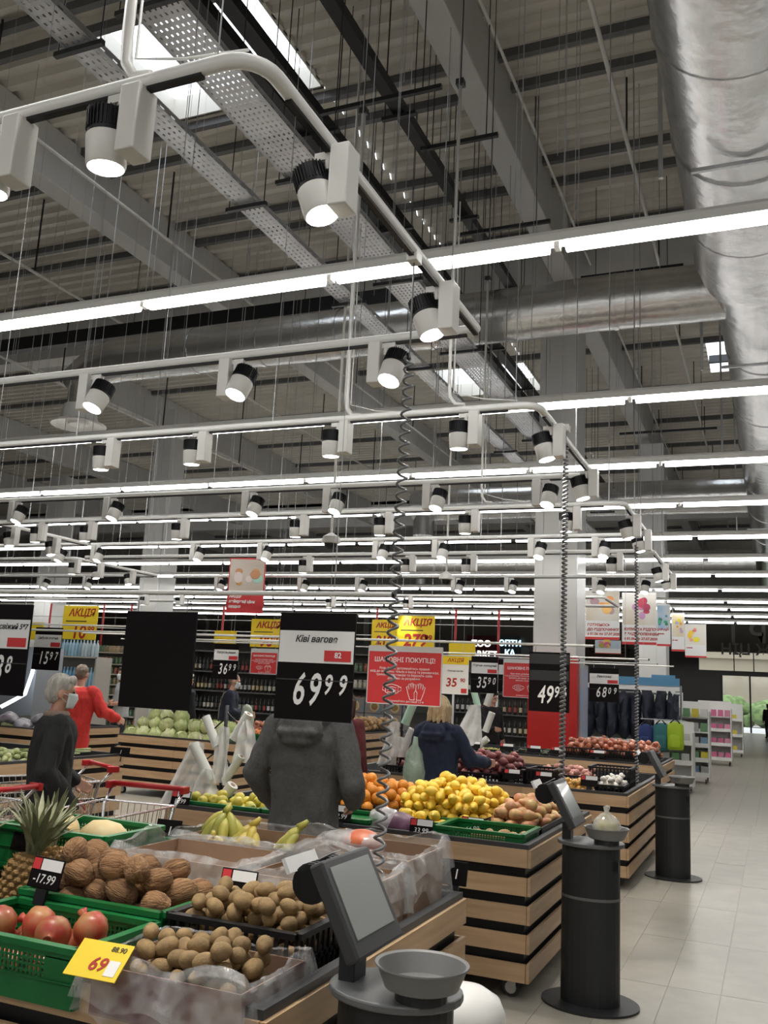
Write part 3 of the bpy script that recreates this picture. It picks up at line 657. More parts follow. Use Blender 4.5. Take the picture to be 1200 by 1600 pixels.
# ---------------------------------------------------------------- fruit
def organic(mb, amp, sc, seed=0.0):
    out = []
    for v in mb.v:
        V = Vector(v); n_ = noise.noise(V * sc + Vector((seed, seed * 1.7, 0))); out.append(tuple(V * (1 + amp * n_)))
    mb.v = out; return mb
FM = {}
def fruit_kinds():
    def reg(k, mb, m): FM[k] = mb.mesh(k, m, True)
    reg('kiwi_fruit', organic(MB().sph((0, 0, 0), (0.025, 0.025, 0.034), 14, 10), 0.12, 30), mat('kiwi_skin', (0.29, 0.19, 0.085), 0.75, var=0.18, vscale=40, obj_random=0.15, bump=0.2, bscale=200))
    reg('coconut', organic(MB().lathe([(0.006, -0.075), (0.03, -0.066), (0.05, -0.04), (0.058, 0), (0.052, 0.035), (0.033, 0.062), (0.012, 0.078), (0.003, 0.084)], 18), 0.1, 22), mat('coconut_husk', (0.36, 0.20, 0.095), 0.85, col2=(0.18, 0.09, 0.04), vscale=45, aniso=(1, 1, 0.12), obj_random=0.2, bump=0.8, bscale=110))
    reg('pomegranate', organic(MB().lathe([(0.004, -0.05), (0.03, -0.043), (0.048, -0.02), (0.053, 0.005), (0.045, 0.032), (0.024, 0.047), (0.012, 0.05), (0.011, 0.058), (0.016, 0.07), (0.010, 0.066), (0.003, 0.054)], 18), 0.08, 20), mat('pomegranate_skin', (0.44, 0.045, 0.03), 0.4, col2=(0.42, 0.19, 0.07), vscale=18, obj_random=0.2, coat=0.2))
    reg('lemon', organic(MB().lathe([(0.003, -0.046), (0.008, -0.041), (0.02, -0.032), (0.030, -0.012), (0.031, 0.008), (0.024, 0.028), (0.012, 0.038), (0.007, 0.044), (0.002, 0.047)], 14), 0.06, 30), mat('lemon_skin', (0.86, 0.58, 0.06), 0.42, var=0.08, vscale=10, obj_random=0.08, bump=0.15, bscale=140))
    reg('orange', organic(MB().sph((0, 0, 0), (0.041, 0.041, 0.039), 16, 10), 0.05, 20), mat('orange_skin', (0.72, 0.27, 0.025), 0.42, var=0.08, vscale=10, obj_random=0.10, bump=0.15, bscale=140))
    reg('pear', organic(MB().lathe([(0.004, -0.05), (0.02, -0.047), (0.034, -0.03), (0.036, -0.008), (0.028, 0.018), (0.019, 0.038), (0.012, 0.052), (0.003, 0.056)], 14), 0.08, 20), mat('pear_skin', (0.62, 0.44, 0.18), 0.45, col2=(0.52, 0.20, 0.11), vscale=14, obj_random=0.12))
    reg('yellow_apple', organic(MB().lathe([(0.003, -0.026), (0.012, -0.031), (0.026, -0.026), (0.036, -0.006), (0.037, 0.010), (0.028, 0.028), (0.014, 0.033), (0.003, 0.026)], 16), 0.06, 20), mat('apple_skin', (0.62, 0.50, 0.07), 0.35, col2=(0.50, 0.47, 0.08), vscale=12, obj_random=0.1))
    reg('potato', organic(MB().sph((0, 0, 0), (0.036, 0.027, 0.025), 14, 9), 0.25, 22), mat('potato_skin', (0.42, 0.26, 0.12), 0.7, var=0.15, vscale=30, obj_random=0.12))
    reg('beetroot', organic(MB().lathe([(0.002, -0.06), (0.01, -0.045), (0.03, -0.03), (0.042, 0), (0.034, 0.028), (0.012, 0.042), (0.004, 0.05)], 14), 0.12, 20), mat('beet_skin', (0.17, 0.045, 0.045), 0.6, var=0.3, vscale=16, obj_random=0.25))
    reg('red_onion', organic(MB().lathe([(0.004, -0.038), (0.02, -0.034), (0.038, -0.014), (0.041, 0.004), (0.03, 0.026), (0.012, 0.038), (0.006, 0.052), (0.002, 0.058)], 14), 0.06, 20), mat('onion_skin', (0.42, 0.115, 0.055), 0.35, col2=(0.50, 0.22, 0.14), vscale=14, aniso=(1, 1, 0.3), obj_random=0.2, coat=0.2))
    reg('plum', organic(MB().sph((0, 0, 0), (0.022, 0.022, 0.025), 12, 8), 0.08, 30), mat('plum_skin', (0.62, 0.36, 0.09), 0.4, var=0.1, obj_random=0.12))
    reg('pink_potato', organic(MB().sph((0, 0, 0), (0.036, 0.028, 0.027), 12, 8), 0.2, 22), mat('pink_skin', (0.50, 0.24, 0.20), 0.6, var=0.15, obj_random=0.15))
    reg('mushroom', MB().lathe([(0.010, -0.03), (0.012, -0.005), (0.03, 0.0), (0.028, 0.014), (0.014, 0.024), (0.002, 0.026)], 14), mat('mushroom_white', (0.72, 0.68, 0.62), 0.6, obj_random=0.1))
    reg('grape_cluster', None or _cluster(), mat('grape_dark', (0.02, 0.018, 0.03), 0.35, obj_random=0.3))
    FM['green_grape_cluster'] = _cluster().mesh('green_grape_cluster', mat('grape_green', (0.40, 0.38, 0.08), 0.35, obj_random=0.15), True)
    zc = MB(); zc.tube([(0.0, 0.004 * math.sin(a), a * 0.1 - 0.13) for a in np.linspace(0, 2.6, 9)], [0.008, 0.021, 0.027, 0.030, 0.030, 0.029, 0.026, 0.02, 0.008], 12)
    reg('zucchini', zc, mat('zucchini_skin', (0.36, 0.42, 0.14), 0.4, col2=(0.46, 0.50, 0.22), vscale=26, obj_random=0.15))
    cc = MB(); cc.tube([(0, 0, z) for z in np.linspace(-0.085, 0.085, 7)], [0.003, 0.008, 0.011, 0.014, 0.016, 0.017, 0.008], 10)
    reg('carrot', cc, mat('carrot_skin', (0.60, 0.17, 0.03), 0.5, var=0.12, obj_random=0.15))
    lk = MB()
    for a in range(5): lk.tube([(0.004 * math.cos(a * 1.26), 0.004 * math.sin(a * 1.26), -0.2), (0.01 * math.cos(a * 1.26), 0.01 * math.sin(a * 1.26), 0.0), (0.03 * math.cos(a * 1.26), 0.03 * math.sin(a * 1.26), 0.25)], [0.006, 0.006, 0.002], 6)
    reg('green_onion_bunch', lk, mat('scallion', (0.25, 0.36, 0.08), 0.45, col2=(0.55, 0.6, 0.35), vscale=8, obj_random=0.2))
def _cluster():
    mb = MB(); rg = random.Random(5)
    for k in range(26): mb.sph((rg.gauss(0, 0.022), rg.gauss(0, 0.035), rg.uniform(0, 0.035)), 0.011, 8, 6)
    return mb
fruit_kinds()
def frt(kind, p, label, group, s=1.0, rot=None, cat=None):
    o = link(kind, FM[kind], None, p, rot if rot is not None else (R(0, 6.28), R(0, 6.28), R(0, 6.28)))
    o.scale = (s, s, s)
    return tag(o, label, cat or kind.replace('_', ' ').split()[-1], group)
def heap(kind, x0, x1, y0, y1, z, r, n, label, group, mound=0.0, dome=0.0, cat=None, lying=True, smin=0.92, smax=1.08, rot=None, flat=1.0):
    # drops pieces one by one and lets each settle in the lowest of a few free places
    P = np.zeros((0, 3)); cx_, cy_, hx, hy = (x0 + x1) / 2, (y0 + y1) / 2, (x1 - x0) / 2 - r, (y1 - y0) / 2 - r
    for k in range(n):
        best = None
        for c in range(16):
            u, v = R(-1, 1), R(-1, 1); x, y = cx_ + u * hx, cy_ + v * hy
            zz = z + r + mound * (1 - u ** 2) * (1 - v ** 2)
            if len(P):
                d2 = ((P[:, 0] - x) ** 2 + (P[:, 1] - y) ** 2); lim = (2 * r * 0.97) ** 2; m = d2 < lim
                if m.any(): zz = max(zz, float((P[m, 2] + flat * np.sqrt(lim - d2[m])).max()))
            sc = zz + dome * (u * u + v * v)
            if best is None or sc < best[0]: best = (sc, x, y, zz)
        _, x, y, zz = best; P = np.vstack([P, [x, y, zz]])
        ro = rot() if rot else ((HX + R(-0.45, 0.45), R(-0.6, 0.6), R(0, 6.28)) if lying else None)
        frt(kind, (x, y, zz), label, group, R(smin, smax), ro, cat)
shell = lambda L, i, j, nx, ny: True

# ---- table one: coconuts, kiwis, pomegranates, pineapples, bananas
B1 = ZBED + 0.002
crate('green plastic crate of pomegranates at the front corner of the nearest table', -2.44, -1.85, 2.24, 2.61, B1, 0.165, GREENP)
crate('green plastic crate full of coconuts', -2.46, -1.86, 2.645, 3.02, B1 + 0.02, 0.165, GREENP)
crate('black plastic crate full of kiwis behind the opened kiwi carton', -1.83, -1.36, 2.645, 3.02, B1, 0.19, BLACKP, 'open')
for k, (x, y, z) in enumerate(((-2.36, 2.30, 0), (-2.25, 2.33, 0), (-2.14, 2.29, 0), (-2.03, 2.32, 0), (-1.93, 2.30, 0), (-2.34, 2.41, 0.0), (-2.22, 2.44, 0), (-2.1, 2.42, 0), (-1.97, 2.43, 0), (-2.3, 2.54, 0), (-2.17, 2.55, 0), (-2.04, 2.54, 0), (-1.92, 2.53, 0), (-2.29, 2.38, 0.085), (-2.16, 2.42, 0.09), (-2.05, 2.36, 0.09), (-1.99, 2.46, 0.09))):
    frt('pomegranate', (x, y, B1 + 0.06 + z), 'pink red pomegranate in the green crate', 'pomegranates in the green crate', 1.04, (R(0.6, 2.2), R(-0.5, 0.5), R(0, 6.28)))
heap('coconut', -2.44, -1.88, 2.66, 3.0, B1 + 0.05, 0.045, 40, 'hairy brown coconut heaped in the green crate', 'coconuts in the green crate', mound=0.05, dome=0.02, smin=0.68, smax=0.86)
heap('kiwi_fruit', -1.82, -1.37, 2.66, 3.0, B1 + 0.07, 0.0275, 100, 'brown kiwi heaped in the black crate', 'kiwis in the black crate', mound=0.05, dome=0.02, cat='kiwi')
kb = carton('red printed kiwi carton lined with clear plastic at the table corner', -1.80, -1.31, 2.25, 2.61, B1, 0.13, True, mat('carton_red', (0.13, 0.03, 0.04), 0.6, col2=(0.3, 0.2, 0.13), vscale=3), seed=3, flap=0.13)
heap('kiwi_fruit', -1.75, -1.36, 2.30, 2.56, B1 + 0.02, 0.0275, 72, 'brown kiwi loose in the plastic lined carton', 'kiwis in the lined carton', mound=0.0, dome=0.01, cat='kiwi')
carton('empty banana carton with clear plastic folded over its rim', -2.38, -1.85, 3.06, 3.45, B1, 0.26, seed=5)
carton('banana carton behind the nearest scale screen', -1.80, -1.33, 3.06, 3.45, B1, 0.25, seed=8, flap=0.16)
carton('banana carton with green bananas standing above its rim', -2.42, -1.83, 3.50, 3.90, B1, 0.26, seed=11)
carton('plastic wrapped carton in the back corner of the nearest table', -1.78, -1.33, 3.50, 3.90, B1, 0.28, seed=14, flap=0.2)
crate('lower green crate of the stack holding melons', -3.02, -2.47, 3.08, 3.46, B1, 0.15, GREENP)
crate('upper green crate of the stack, holding pale melons', -3.02, -2.47, 3.08, 3.46, B1 + 0.152, 0.15, GREENP)
crate('green crate with a pomelo at the back of the nearest table', -3.08, -2.49, 3.52, 3.89, B1, 0.17, GREENP)
crate('empty green crate left of the melon stack', -3.70, -3.12, 3.08, 3.46, B1, 0.17, GREENP)
crate('black crate holding pineapples', -3.10, -2.52, 2.645, 3.02, B1, 0.13, BLACKP, 'open')
crate('black crate at the far left of the nearest table front', -3.08, -2.48, 2.26, 2.61, B1, 0.13, BLACKP, 'open')
# melons, pomelo
mel = organic(MB().lathe([(0.004, -0.12), (0.04, -0.105), (0.075, -0.06), (0.085, 0), (0.075, 0.06), (0.04, 0.1), (0.012, 0.118), (0.004, 0.125)], 24), 0.04, 10)
MEL = mel.mesh('melon', mat('melon_skin', (0.62, 0.44, 0.20), 0.55, col2=(0.66, 0.56, 0.32), vscale=10, obj_random=0.06), True)
STEMM = mat('dry_stem', (0.22, 0.15, 0.06), 0.8)
def melon(p, rot, lab, s=1.0):
    t = thing('melon', lab, 'melon', p); o = link('rind', MEL, t, (0, 0, 0), rot); o.scale = (s, s, s)
    part('stem', MB().tube([(0, 0, 0.12 * s), (0.004, 0, 0.145 * s)], 0.007, 6), STEMM, o)
melon((-2.87, 3.27, B1 + 0.255), (1.35, 0.2, 0.9), 'pale yellow melon on the left in the upper green crate')
melon((-2.63, 3.27, B1 + 0.25), (1.5, 0.1, -1.2), 'pale yellow melon on the right in the upper green crate', 0.95)
melon((-2.98, 3.80, B1 + 0.10), (0.5, 0.4, 0.0), 'small yellow melon beside the green pomelo', 0.8)
t = thing('pomelo', 'large green pomelo in the back green crate', 'pomelo', (-2.8, 3.72, B1 + 0.12))
part('rind', organic(MB().lathe([(0.005, -0.1), (0.07, -0.09), (0.105, -0.04), (0.105, 0.02), (0.08, 0.07), (0.04, 0.1), (0.01, 0.108)], 22), 0.04, 9), mat('pomelo_skin', (0.24, 0.28, 0.06), 0.5, col2=(0.33, 0.30, 0.08), vscale=6), t, True)
part('stem', MB().tube([(0, 0, 0.1), (0.005, 0, 0.125)], 0.008, 6), STEMM, t)
# pineapples
PINE = mat('pineapple_skin', (0.24, 0.13, 0.04), 0.7, col2=(0.16, 0.10, 0.035), vscale=20, obj_random=0.1)
PEYE = mat('pineapple_eye', (0.36, 0.22, 0.08), 0.65, obj_random=0.25)
PLEAF = mat('pineapple_leaf', (0.22, 0.24, 0.13), 0.5, col2=(0.34, 0.34, 0.22), vscale=12, obj_random=0.3)
def pineapple(p, rot, lab, seed):
    rg = random.Random(seed); t = thing('pineapple', lab, 'pineapple', p); t.rotation_euler = rot; t.scale = (1.12, 1.12, 1.12)
    rad = lambda z: 0.068 * max(0.05, 1 - abs((z - 0.085) / 0.105) ** 3) ** 0.5
    body = part('fruit_body', MB().lathe([(rad(z), z) for z in np.linspace(-0.015, 0.185, 14)], 22), PINE, t, True)
    ey = MB()
    for row in range(9):
        z = 0.005 + row * 0.0205; r = rad(z); n = 13
        for k in range(n):
            a = 2 * math.pi * (k + 0.5 * (row % 2)) / n; c = Vector((r * math.cos(a), r * math.sin(a), z))
            ey.sph(c, (0.013, 0.013, 0.0105), 6, 4); ey.tube([c * 1.0 + Vector((0.011 * math.cos(a), 0.011 * math.sin(a), 0)), c + Vector((0.016 * math.cos(a), 0.016 * math.sin(a), 0.007))], 0.003, 4, 0.0005)
    part('eye_scales', ey, PEYE, body)['kind'] = 'stuff'
    for k in range(44):
        f = k / 44; a = k * 2.39996; lean = 0.10 + 0.72 * (1 - f); Ln = 0.11 + 0.10 * math.sin(math.pi * (0.2 + 0.7 * f)) + rg.uniform(-.02, .02)
        mb = MB(); vs_ = []
        for i in range(6):
            u = i / 5; bend = lean * (0.4 + 0.7 * u); w = 0.018 * (1 - u) ** 0.6 + 0.0006
            c = Vector((0.012 + Ln * u * math.sin(bend), 0, 0.18 + Ln * u * math.cos(bend) * 1.0))
            vs_ += [c + Vector((0.003, w, 0)), c + Vector((-0.002, 0, -0.002)), c + Vector((0.003, -w, 0))]
        fs = [(i * 3 + j, i * 3 + j + 1, i * 3 + j + 4, i * 3 + j + 3) for i in range(5) for j in range(2)]
        mb.add(vs_, fs); part('leaf', mb, PLEAF, t, True, rot=(0, 0, a))
pineapple((-2.64, 2.82, B1 + 0.05), (-0.12, 0.15, 0), 'pineapple with the paper label, next to the coconut crate', 1)
pineapple((-2.80, 2.74, B1 + 0.03), (0.05, -0.1, 1), 'pineapple standing in the middle of the black crate', 2)
pineapple((-2.60, 2.965, B1 + 0.06), (-0.3, 0.45, 2), 'pineapple leaning towards the melons', 3)
pineapple((-2.95, 2.90, B1 + 0.02), (-0.1, -0.2, 0.4), 'pineapple in the far corner of the black crate', 4)
o = part('paper_slip', MB().box((0, 0, 0), (0.07, 0.002, 0.05)), PAPER, None, loc=(-2.50, 2.78, B1 + 0.21), rot=(-0.5, 0.2, 0.3)); tag(o, 'small white paper label tied to a pineapple', 'label')
# bananas
def banana_mesh(seed):
    mb = MB(); pts = []; rs = []
    for i in range(11):
        u = i / 10; a = -0.2 + 1.25 * u; pts.append((0.0, 0.14 * math.sin(a) - 0.0, 0.14 * (math.cos(a) - 1)))
        rs.append(0.0175 * (1 - abs(2 * u - 1.05) ** 4) + 0.003)
    pts.insert(0, (0, -0.05, 0.0)); rs.insert(0, 0.0045)
    mb.tube(pts, rs, 9); return mb
BAN = banana_mesh(0)
BANM = {'green': mat('banana_green', (0.36, 0.37, 0.06), 0.45, col2=(0.50, 0.44, 0.08), vscale=8, obj_random=0.12), 'yellow': mat('banana_yellow', (0.62, 0.45, 0.06), 0.45, col2=(0.48, 0.42, 0.07), vscale=8, obj_random=0.1)}
BMES = {k: BAN.mesh('banana', m, True) for k, m in BANM.items()}
def banana_bunch(p, rz, n, kind, lab, s=1.0, tilt=0.0, spread=1.5):
    t = thing('banana_bunch', lab, 'bananas', p); t.rotation_euler = (tilt, 0, rz); t.scale = (s, s, s)
    part('crown', MB().tube([(0, -0.012, 0.012), (0, 0, 0.0), (0, 0.03, -0.012)], [0.007, 0.013, 0.016], 8), BANM[kind], t, True)
    for k in range(n):
        a = (k / max(1, n - 1) - 0.5) * spread
        e = Matrix.Rotation(a, 4, 'Z') @ Matrix.Rotation(-0.55 + 0.1 * (k % 2), 4, 'X')
        o = link('banana', BMES[kind], t); o.matrix_local = Matrix.Translation((0.012 * a, 0.0 + 0.012 * (k % 2), -0.02 * (k % 2))) @ e @ Matrix.Translation((0, 0.05, 0))
    return t
banana_bunch((-2.34, 3.78, B1 + 0.36), math.pi + 0.2, 6, 'green', 'greenish banana bunch standing tallest in its carton', 1.2, -0.1, 2.2)
banana_bunch((-2.16, 3.74, B1 + 0.32), math.pi - 0.4, 6, 'yellow', 'yellow green banana bunch in the middle of its carton', 1.15, -0.1, 2.0)
banana_bunch((-1.93, 3.76, B1 + 0.33), math.pi * 0.75, 4, 'green', 'small banana bunch near the hooded jacket', 1.1, -0.1, 1.2)
banana_bunch((-2.30, 3.6, B1 + 0.27), math.pi * 1.2, 3, 'yellow', 'few bananas lying low in front of the tall bunch', 0.95, 0.2, 1.2)
banana_bunch((-1.62, 3.30, B1 + 0.24), math.pi * 1.1, 5, 'yellow', 'yellow bananas lying in the carton behind the scale', 1.0, 0.1, 1.6)
banana_bunch((-1.375, 3.16, B1 + 0.29), math.pi * 0.25, 3, 'yellow', 'yellow bananas hanging beside the scale screen', 1.0, -0.75, 0.5)
pb_ = thing('net_bag', 'orange printed net bag on top of the wrapped carton', 'bag', (-1.64, 3.68, B1 + 0.30))
part('bag_body', organic(MB().sph((0, 0, 0), (0.15, 0.09, 0.045), 18, 10), 0.3, 9), film('bag_film', (0.75, 0.75, 0.75), 0.5), pb_, True)
part('printed_band', organic(MB().sph((0.02, -0.005, 0.004), (0.085, 0.085, 0.044), 16, 10), 0.3, 9), mat('orange_print', (0.7, 0.16, 0.06), 0.4), pb_, True)
# white lidded bin beside the nearest scale
t = thing('waste_bin', 'white round lidded bin beside the nearest scale', 'bin', (-1.03, 3.3, 0))
part('bin_body', MB().lathe([(0.12, 0.0), (0.135, 0.02), (0.14, 0.52), (0.14, 0.56)], 28), WHITE, t, True, sharp=0.7)
part('lid', MB().lathe([(0.148, 0.55), (0.148, 0.58), (0.125, 0.63), (0.075, 0.66), (0.01, 0.67)], 28), WHITE, t, True, sharp=0.7)

# ---- table two: citrus, pears, apples, cabbage
B2 = ZBED + 0.002
crate('green crate of yellow apples at the left end of the citrus table', -3.74, -3.12, 5.42, 5.82, B2, 0.12, GREENP)
heap('yellow_apple', -3.72, -3.14, 5.44, 5.80, B2 + 0.03, 0.037, 40, 'yellow apple in the green crate', 'yellow apples')
crate('green crate of yellow apples hidden partly by the hooded jacket', -3.10, -2.72, 5.42, 5.82, B2, 0.12, GREENP)
heap('yellow_apple', -3.08, -2.74, 5.44, 5.80, B2 + 0.03, 0.037, 24, 'yellow apple in the crate beside the hooded jacket', 'yellow apples by the hooded person')
for k in range(3): crate('empty green crate stacked beside the red cabbage, %s of three' % ('bottom', 'middle', 'topmost')[k], -2.70, -2.35, 5.42, 5.80, B2 + k * 0.042, 0.04, GREENP)
crate('green crate with a few lemons behind the red cabbage', -2.30, -1.93, 5.60, 5.84, B2, 0.13, GREENP)
crate('green crate with potatoes and ginger at the right end of the citrus table', -1.90, -1.37, 5.43, 5.83, B2 + 0.035, 0.105, GREENP)
heap('potato', -1.74, -1.40, 5.48, 5.80, B2 + 0.05, 0.03, 12, 'brown potato loose in the green crate', 'potatoes in the green crate', dome=-0.02, smin=1.1, smax=1.5)
t = thing('red_cabbage', 'red cabbage half wrapped in clear plastic', 'cabbage', (-2.16, 5.50, B2 + 0.09))
part('leaf_head', organic(MB().sph((0, 0, 0), (0.13, 0.10, 0.095), 20, 14), 0.12, 10), mat('red_cabbage', (0.075, 0.016, 0.05), 0.4, col2=(0.16, 0.06, 0.12), vscale=14), t, True)
part('wrap', organic(MB().sph((-0.10, 0.0, 0.02), (0.11, 0.105, 0.10), 20, 14), 0.22, 14), film('wrap_film', (0.9, 0.9, 0.92), 0.5), t, True)
def tier(label, x0, x1, y0, y1, z, m=BLACKP, mound=0):
    t = thing('raised_tray', label, 'tray', ((x0 + x1) / 2, (y0 + y1) / 2, B2)); hx, hy = (x1 - x0) / 2, (y1 - y0) / 2
    part('riser', MB().bx(-hx + 0.02, hx - 0.02, -hy + 0.02, hy - 0.02, 0, z - B2 - 0.03), m, t)
    part('tray_floor', MB().bx(-hx, hx, -hy, hy, z - B2 - 0.03, z - B2 - 0.015), m, t)
    lp = MB()
    lp.bx(-hx, hx, -hy, -hy + 0.012, z - B2 - 0.015, z - B2 + 0.035); lp.bx(-hx, hx, hy - 0.012, hy, z - B2 - 0.015, z - B2 + 0.035); lp.bx(-hx, -hx + 0.012, -hy, hy, z - B2 - 0.015, z - B2 + 0.035); lp.bx(hx - 0.012, hx, -hy, hy, z - B2 - 0.015, z - B2 + 0.035)
    part('lip', lp, m, t)
    if mound: part('false_bottom', MB().sph((0, 0, z - B2 - 0.02), (hx * 0.85, hy * 0.85, mound * 0.75), 16, 10), m, t, True)
tier('raised black tray of oranges', -3.30, -2.40, 5.86, 6.75, 0.83, mound=0.10)
tier('raised black tray of lemons', -2.385, -1.76, 5.86, 6.75, 0.83, mound=0.16)
tier('raised black tray of pears', -1.745, -1.36, 5.86, 6.75, 0.83, mound=0.05)
heap('orange', -3.28, -2.42, 5.88, 6.72, 0.818, 0.042, 120, 'ripe orange heaped on the raised black tray', 'oranges in a heap', mound=0.10, dome=0.03)
heap('lemon', -2.38, -1.76, 5.88, 6.72, 0.818, 0.034, 190, 'yellow lemon heaped on the raised black tray', 'lemons in a tall heap', mound=0.16, dome=0.06)
heap('pear', -1.74, -1.37, 5.88, 6.72, 0.818, 0.037, 62, 'blushed pear heaped next to the lemons', 'pears in a heap', mound=0.05, dome=0.03)
heap('lemon', -2.28, -1.95, 5.62, 5.82, B2 + 0.06, 0.034, 14, 'yellow lemon in the low green crate', 'lemons in the low green crate')

# ---- table three: black crates
def bcrate(label, x0, x1, y0, y1, h=0.17, z=B2): return crate(label, x0, x1, y0, y1, z, h, BLACKP, 'open')
bcrate('black crate of beetroots nearest the blond shopper', -3.05, -2.5, 8.92, 9.32, 0.16)
heap('beetroot', -3.12, -2.35, 8.95, 9.55, B2 + 0.09, 0.042, 110, 'dusty red beetroot heaped above the black crate', 'beetroots', mound=0.08, dome=0.04)
bcrate('black crate of beetroots to the left of the blond shopper', -3.75, -3.15, 8.92, 9.32, 0.16)
heap('beetroot', -3.72, -3.2, 8.95, 9.3, B2 + 0.12, 0.042, 26, 'beetroot in the crate behind the bag rolls', 'beetroots by the bag rolls')
bcrate('empty black crate beside the beetroots', -2.46, -2.26, 8.92, 9.32, 0.22)
bcrate('tall black crate standing beside the empty crate', -2.22, -1.98, 8.92, 9.32, 0.24)
bcrate('black crate of pink potatoes', -2.2, -1.75, 9.4, 9.8, 0.17)
heap('pink_potato', -2.22, -1.7, 9.4, 9.9, B2 + 0.11, 0.034, 60, 'pink skinned potato in the black crate', 'pink potatoes', mound=0.04)
crate('pale tray of small yellow plums', -1.93, -1.60, 8.93, 9.25, B2, 0.07, mat('tray_white', (0.6, 0.58, 0.52), 0.5), 'solid')
heap('plum', -1.92, -1.61, 8.94, 9.24, B2 + 0.03, 0.024, 70, 'small yellow plum in the pale tray', 'yellow plums', mound=0.03)
bcrate('black crate of white mushrooms at the table corner', -1.57, -1.32, 8.92, 9.3, 0.15)
heap('mushroom', -1.55, -1.34, 8.95, 9.5, B2 + 0.11, 0.03, 34, 'white mushroom in the black crate', 'white mushrooms', lying=False)
bcrate('dark blue black crate behind the plums', -1.75, -1.35, 9.6, 10.0, 0.26)
for k in range(5):
    o = part('punnet', MB().box((0, 0, 0.035), (0.10, 0.13, 0.07), taper=1.15), mat('punnet_clear', (0.5, 0.52, 0.53), 0.3, obj_random=0.3), None, loc=(-1.56 + 0.12 * (k % 2), 10.1 + 0.17 * (k // 2), B2)); tag(o, 'clear plastic punnet near the third scale', 'punnet', 'punnets on the black crate table')
# ---- table four: onions, grapes
tier('raised black tray of red onions', -2.75, -1.5, 13.25, 14.2, 0.83)
for k in range(3): bcrate('black crate of red onions, %s of three in a row' % ('left', 'middle', 'right')[k], -2.74 + 0.42 * k, -2.34 + 0.42 * k, 13.26, 13.6, 0.14, 0.835)
heap('red_onion', -2.80, -1.5, 13.28, 14.1, 0.87, 0.044, 200, 'coppery red onion in the long heap', 'red onions', mound=0.09, dome=0.03)
for k in range(16): frt('grape_cluster', (-4.95 + 0.09 * (k % 8), 13.35 + 0.14 * (k // 8), B2 + 0.10), 'cluster of dark grapes in black crates', 'dark grapes', 1.2, (0, 0, R(0, 6)), 'grapes')
bcrate('black crate of dark grapes', -5.0, -4.2, 13.25, 13.65, 0.12)
bcrate('black crate of green grapes', -4.12, -3.6, 13.25, 13.65, 0.12)
for k in range(12): frt('green_grape_cluster', (-4.02 + 0.08 * (k % 6), 13.33 + 0.14 * (k // 6), B2 + 0.09), 'cluster of yellow green grapes in a black crate', 'green grapes', 1.1, (0, 0, R(0, 6)), 'grapes')
bcrate('black crate of avocados below the red pillar panel', -3.5, -2.85, 13.25, 13.65, 0.12)
FM['avocado'] = organic(MB().lathe([(0.003, -0.045), (0.02, -0.04), (0.032, -0.02), (0.032, 0.0), (0.024, 0.025), (0.013, 0.043), (0.003, 0.048)], 14), 0.05, 20).mesh('avocado', mat('avocado_skin', (0.03, 0.04, 0.015), 0.5, obj_random=0.3), True)
heap('avocado', -3.48, -2.87, 13.28, 13.62, B2 + 0.04, 0.033, 50, 'dark green avocado in the crate below the red panel', 'avocados')
# ---- left tables
heap('zucchini', -7.4, -6.54, 5.5, 7.4, B2 + 0.02, 0.05, 110, 'pale green zucchini lying in the heap', 'zucchini', mound=0.10, cat='zucchini', flat=0.55, rot=lambda: (HX + R(-0.2, 0.2), 0, R(0.5, 1.6)))
for k in range(26): frt('green_onion_bunch', (-6.72 - R(0, 0.5), R(7.5, 8.15), B2 + 0.06 + R(0, 0.05)), 'bunch of green onions beside the zucchini', 'green onion bunches', 1.0, (HX + R(-0.2, 0.2), 0, R(-0.8, 0.8)), 'green onions')
# cabbages with leaves
CAB = [mat('cabbage_%d' % k, c, 0.5, col2=c2, vscale=9, obj_random=0.1, bump=0.4, bscale=18) for k, (c, c2) in enumerate((((0.66, 0.68, 0.40), (0.52, 0.58, 0.28)), ((0.56, 0.62, 0.30), (0.44, 0.52, 0.20))))]
def cabbage_meshes(k):
    mb = organic(MB().sph((0, 0, 0), (0.10, 0.10, 0.088), 20, 14), 0.07, 9, k); head = mb.mesh('cabbage_head', CAB[k], True)
    lv = []
    for q in range(5):
        m_ = MB(); vs_ = []; a0 = q * 1.26 + k
        for i in range(6):
            for j in range(6):
                t_ = 1.9 - 1.35 * i / 5; a = a0 + (j - 2.5) * 0.30 * math.sin(min(t_, HX) * 0.9 + 0.2); r = 0.103 + 0.006 * math.sin(j * 2 + i) + (0.02 if i == 5 else 0)
                vs_.append((r * math.sin(t_) * math.cos(a), r * math.sin(t_) * math.sin(a), r * 0.9 * math.cos(t_)))
        m_.add(vs_, [(i * 6 + j, i * 6 + j + 1, i * 6 + j + 7, i * 6 + j + 6) for i in range(5) for j in range(5)]); lv.append(m_.mesh('leaf', CAB[1 - k], True))
    return head, lv
CABM = [cabbage_meshes(0), cabbage_meshes(1)]
cab_n = 0
for L, (z, cs) in enumerate(((0.09, [(i, j) for i in range(8) for j in range(3)]), (0.24, [(i, j) for i in range(7) for j in range(2)]), (0.36, [(1, 0), (2, 0), (0, 0)]))):
    for (i, j) in cs:
        h, lv = CABM[(i + j + L) % 2]
        t = thing('cabbage', 'pale green cabbage in the heap on the slatted table', 'cabbage', (-8.65 + 0.12 * L + i * 0.225 + R(-.02, .02), 11.12 + 0.11 * L + j * 0.22, B2 + z), R(0, 6), 'green cabbages')
        t.rotation_euler = (R(-0.4, 0.4), R(-0.4, 0.4), R(0, 6)); s = R(0.95, 1.15); t.scale = (s, s, s)
        link('cabbage_head', h, t)
        for q in lv: link('leaf', q, t)
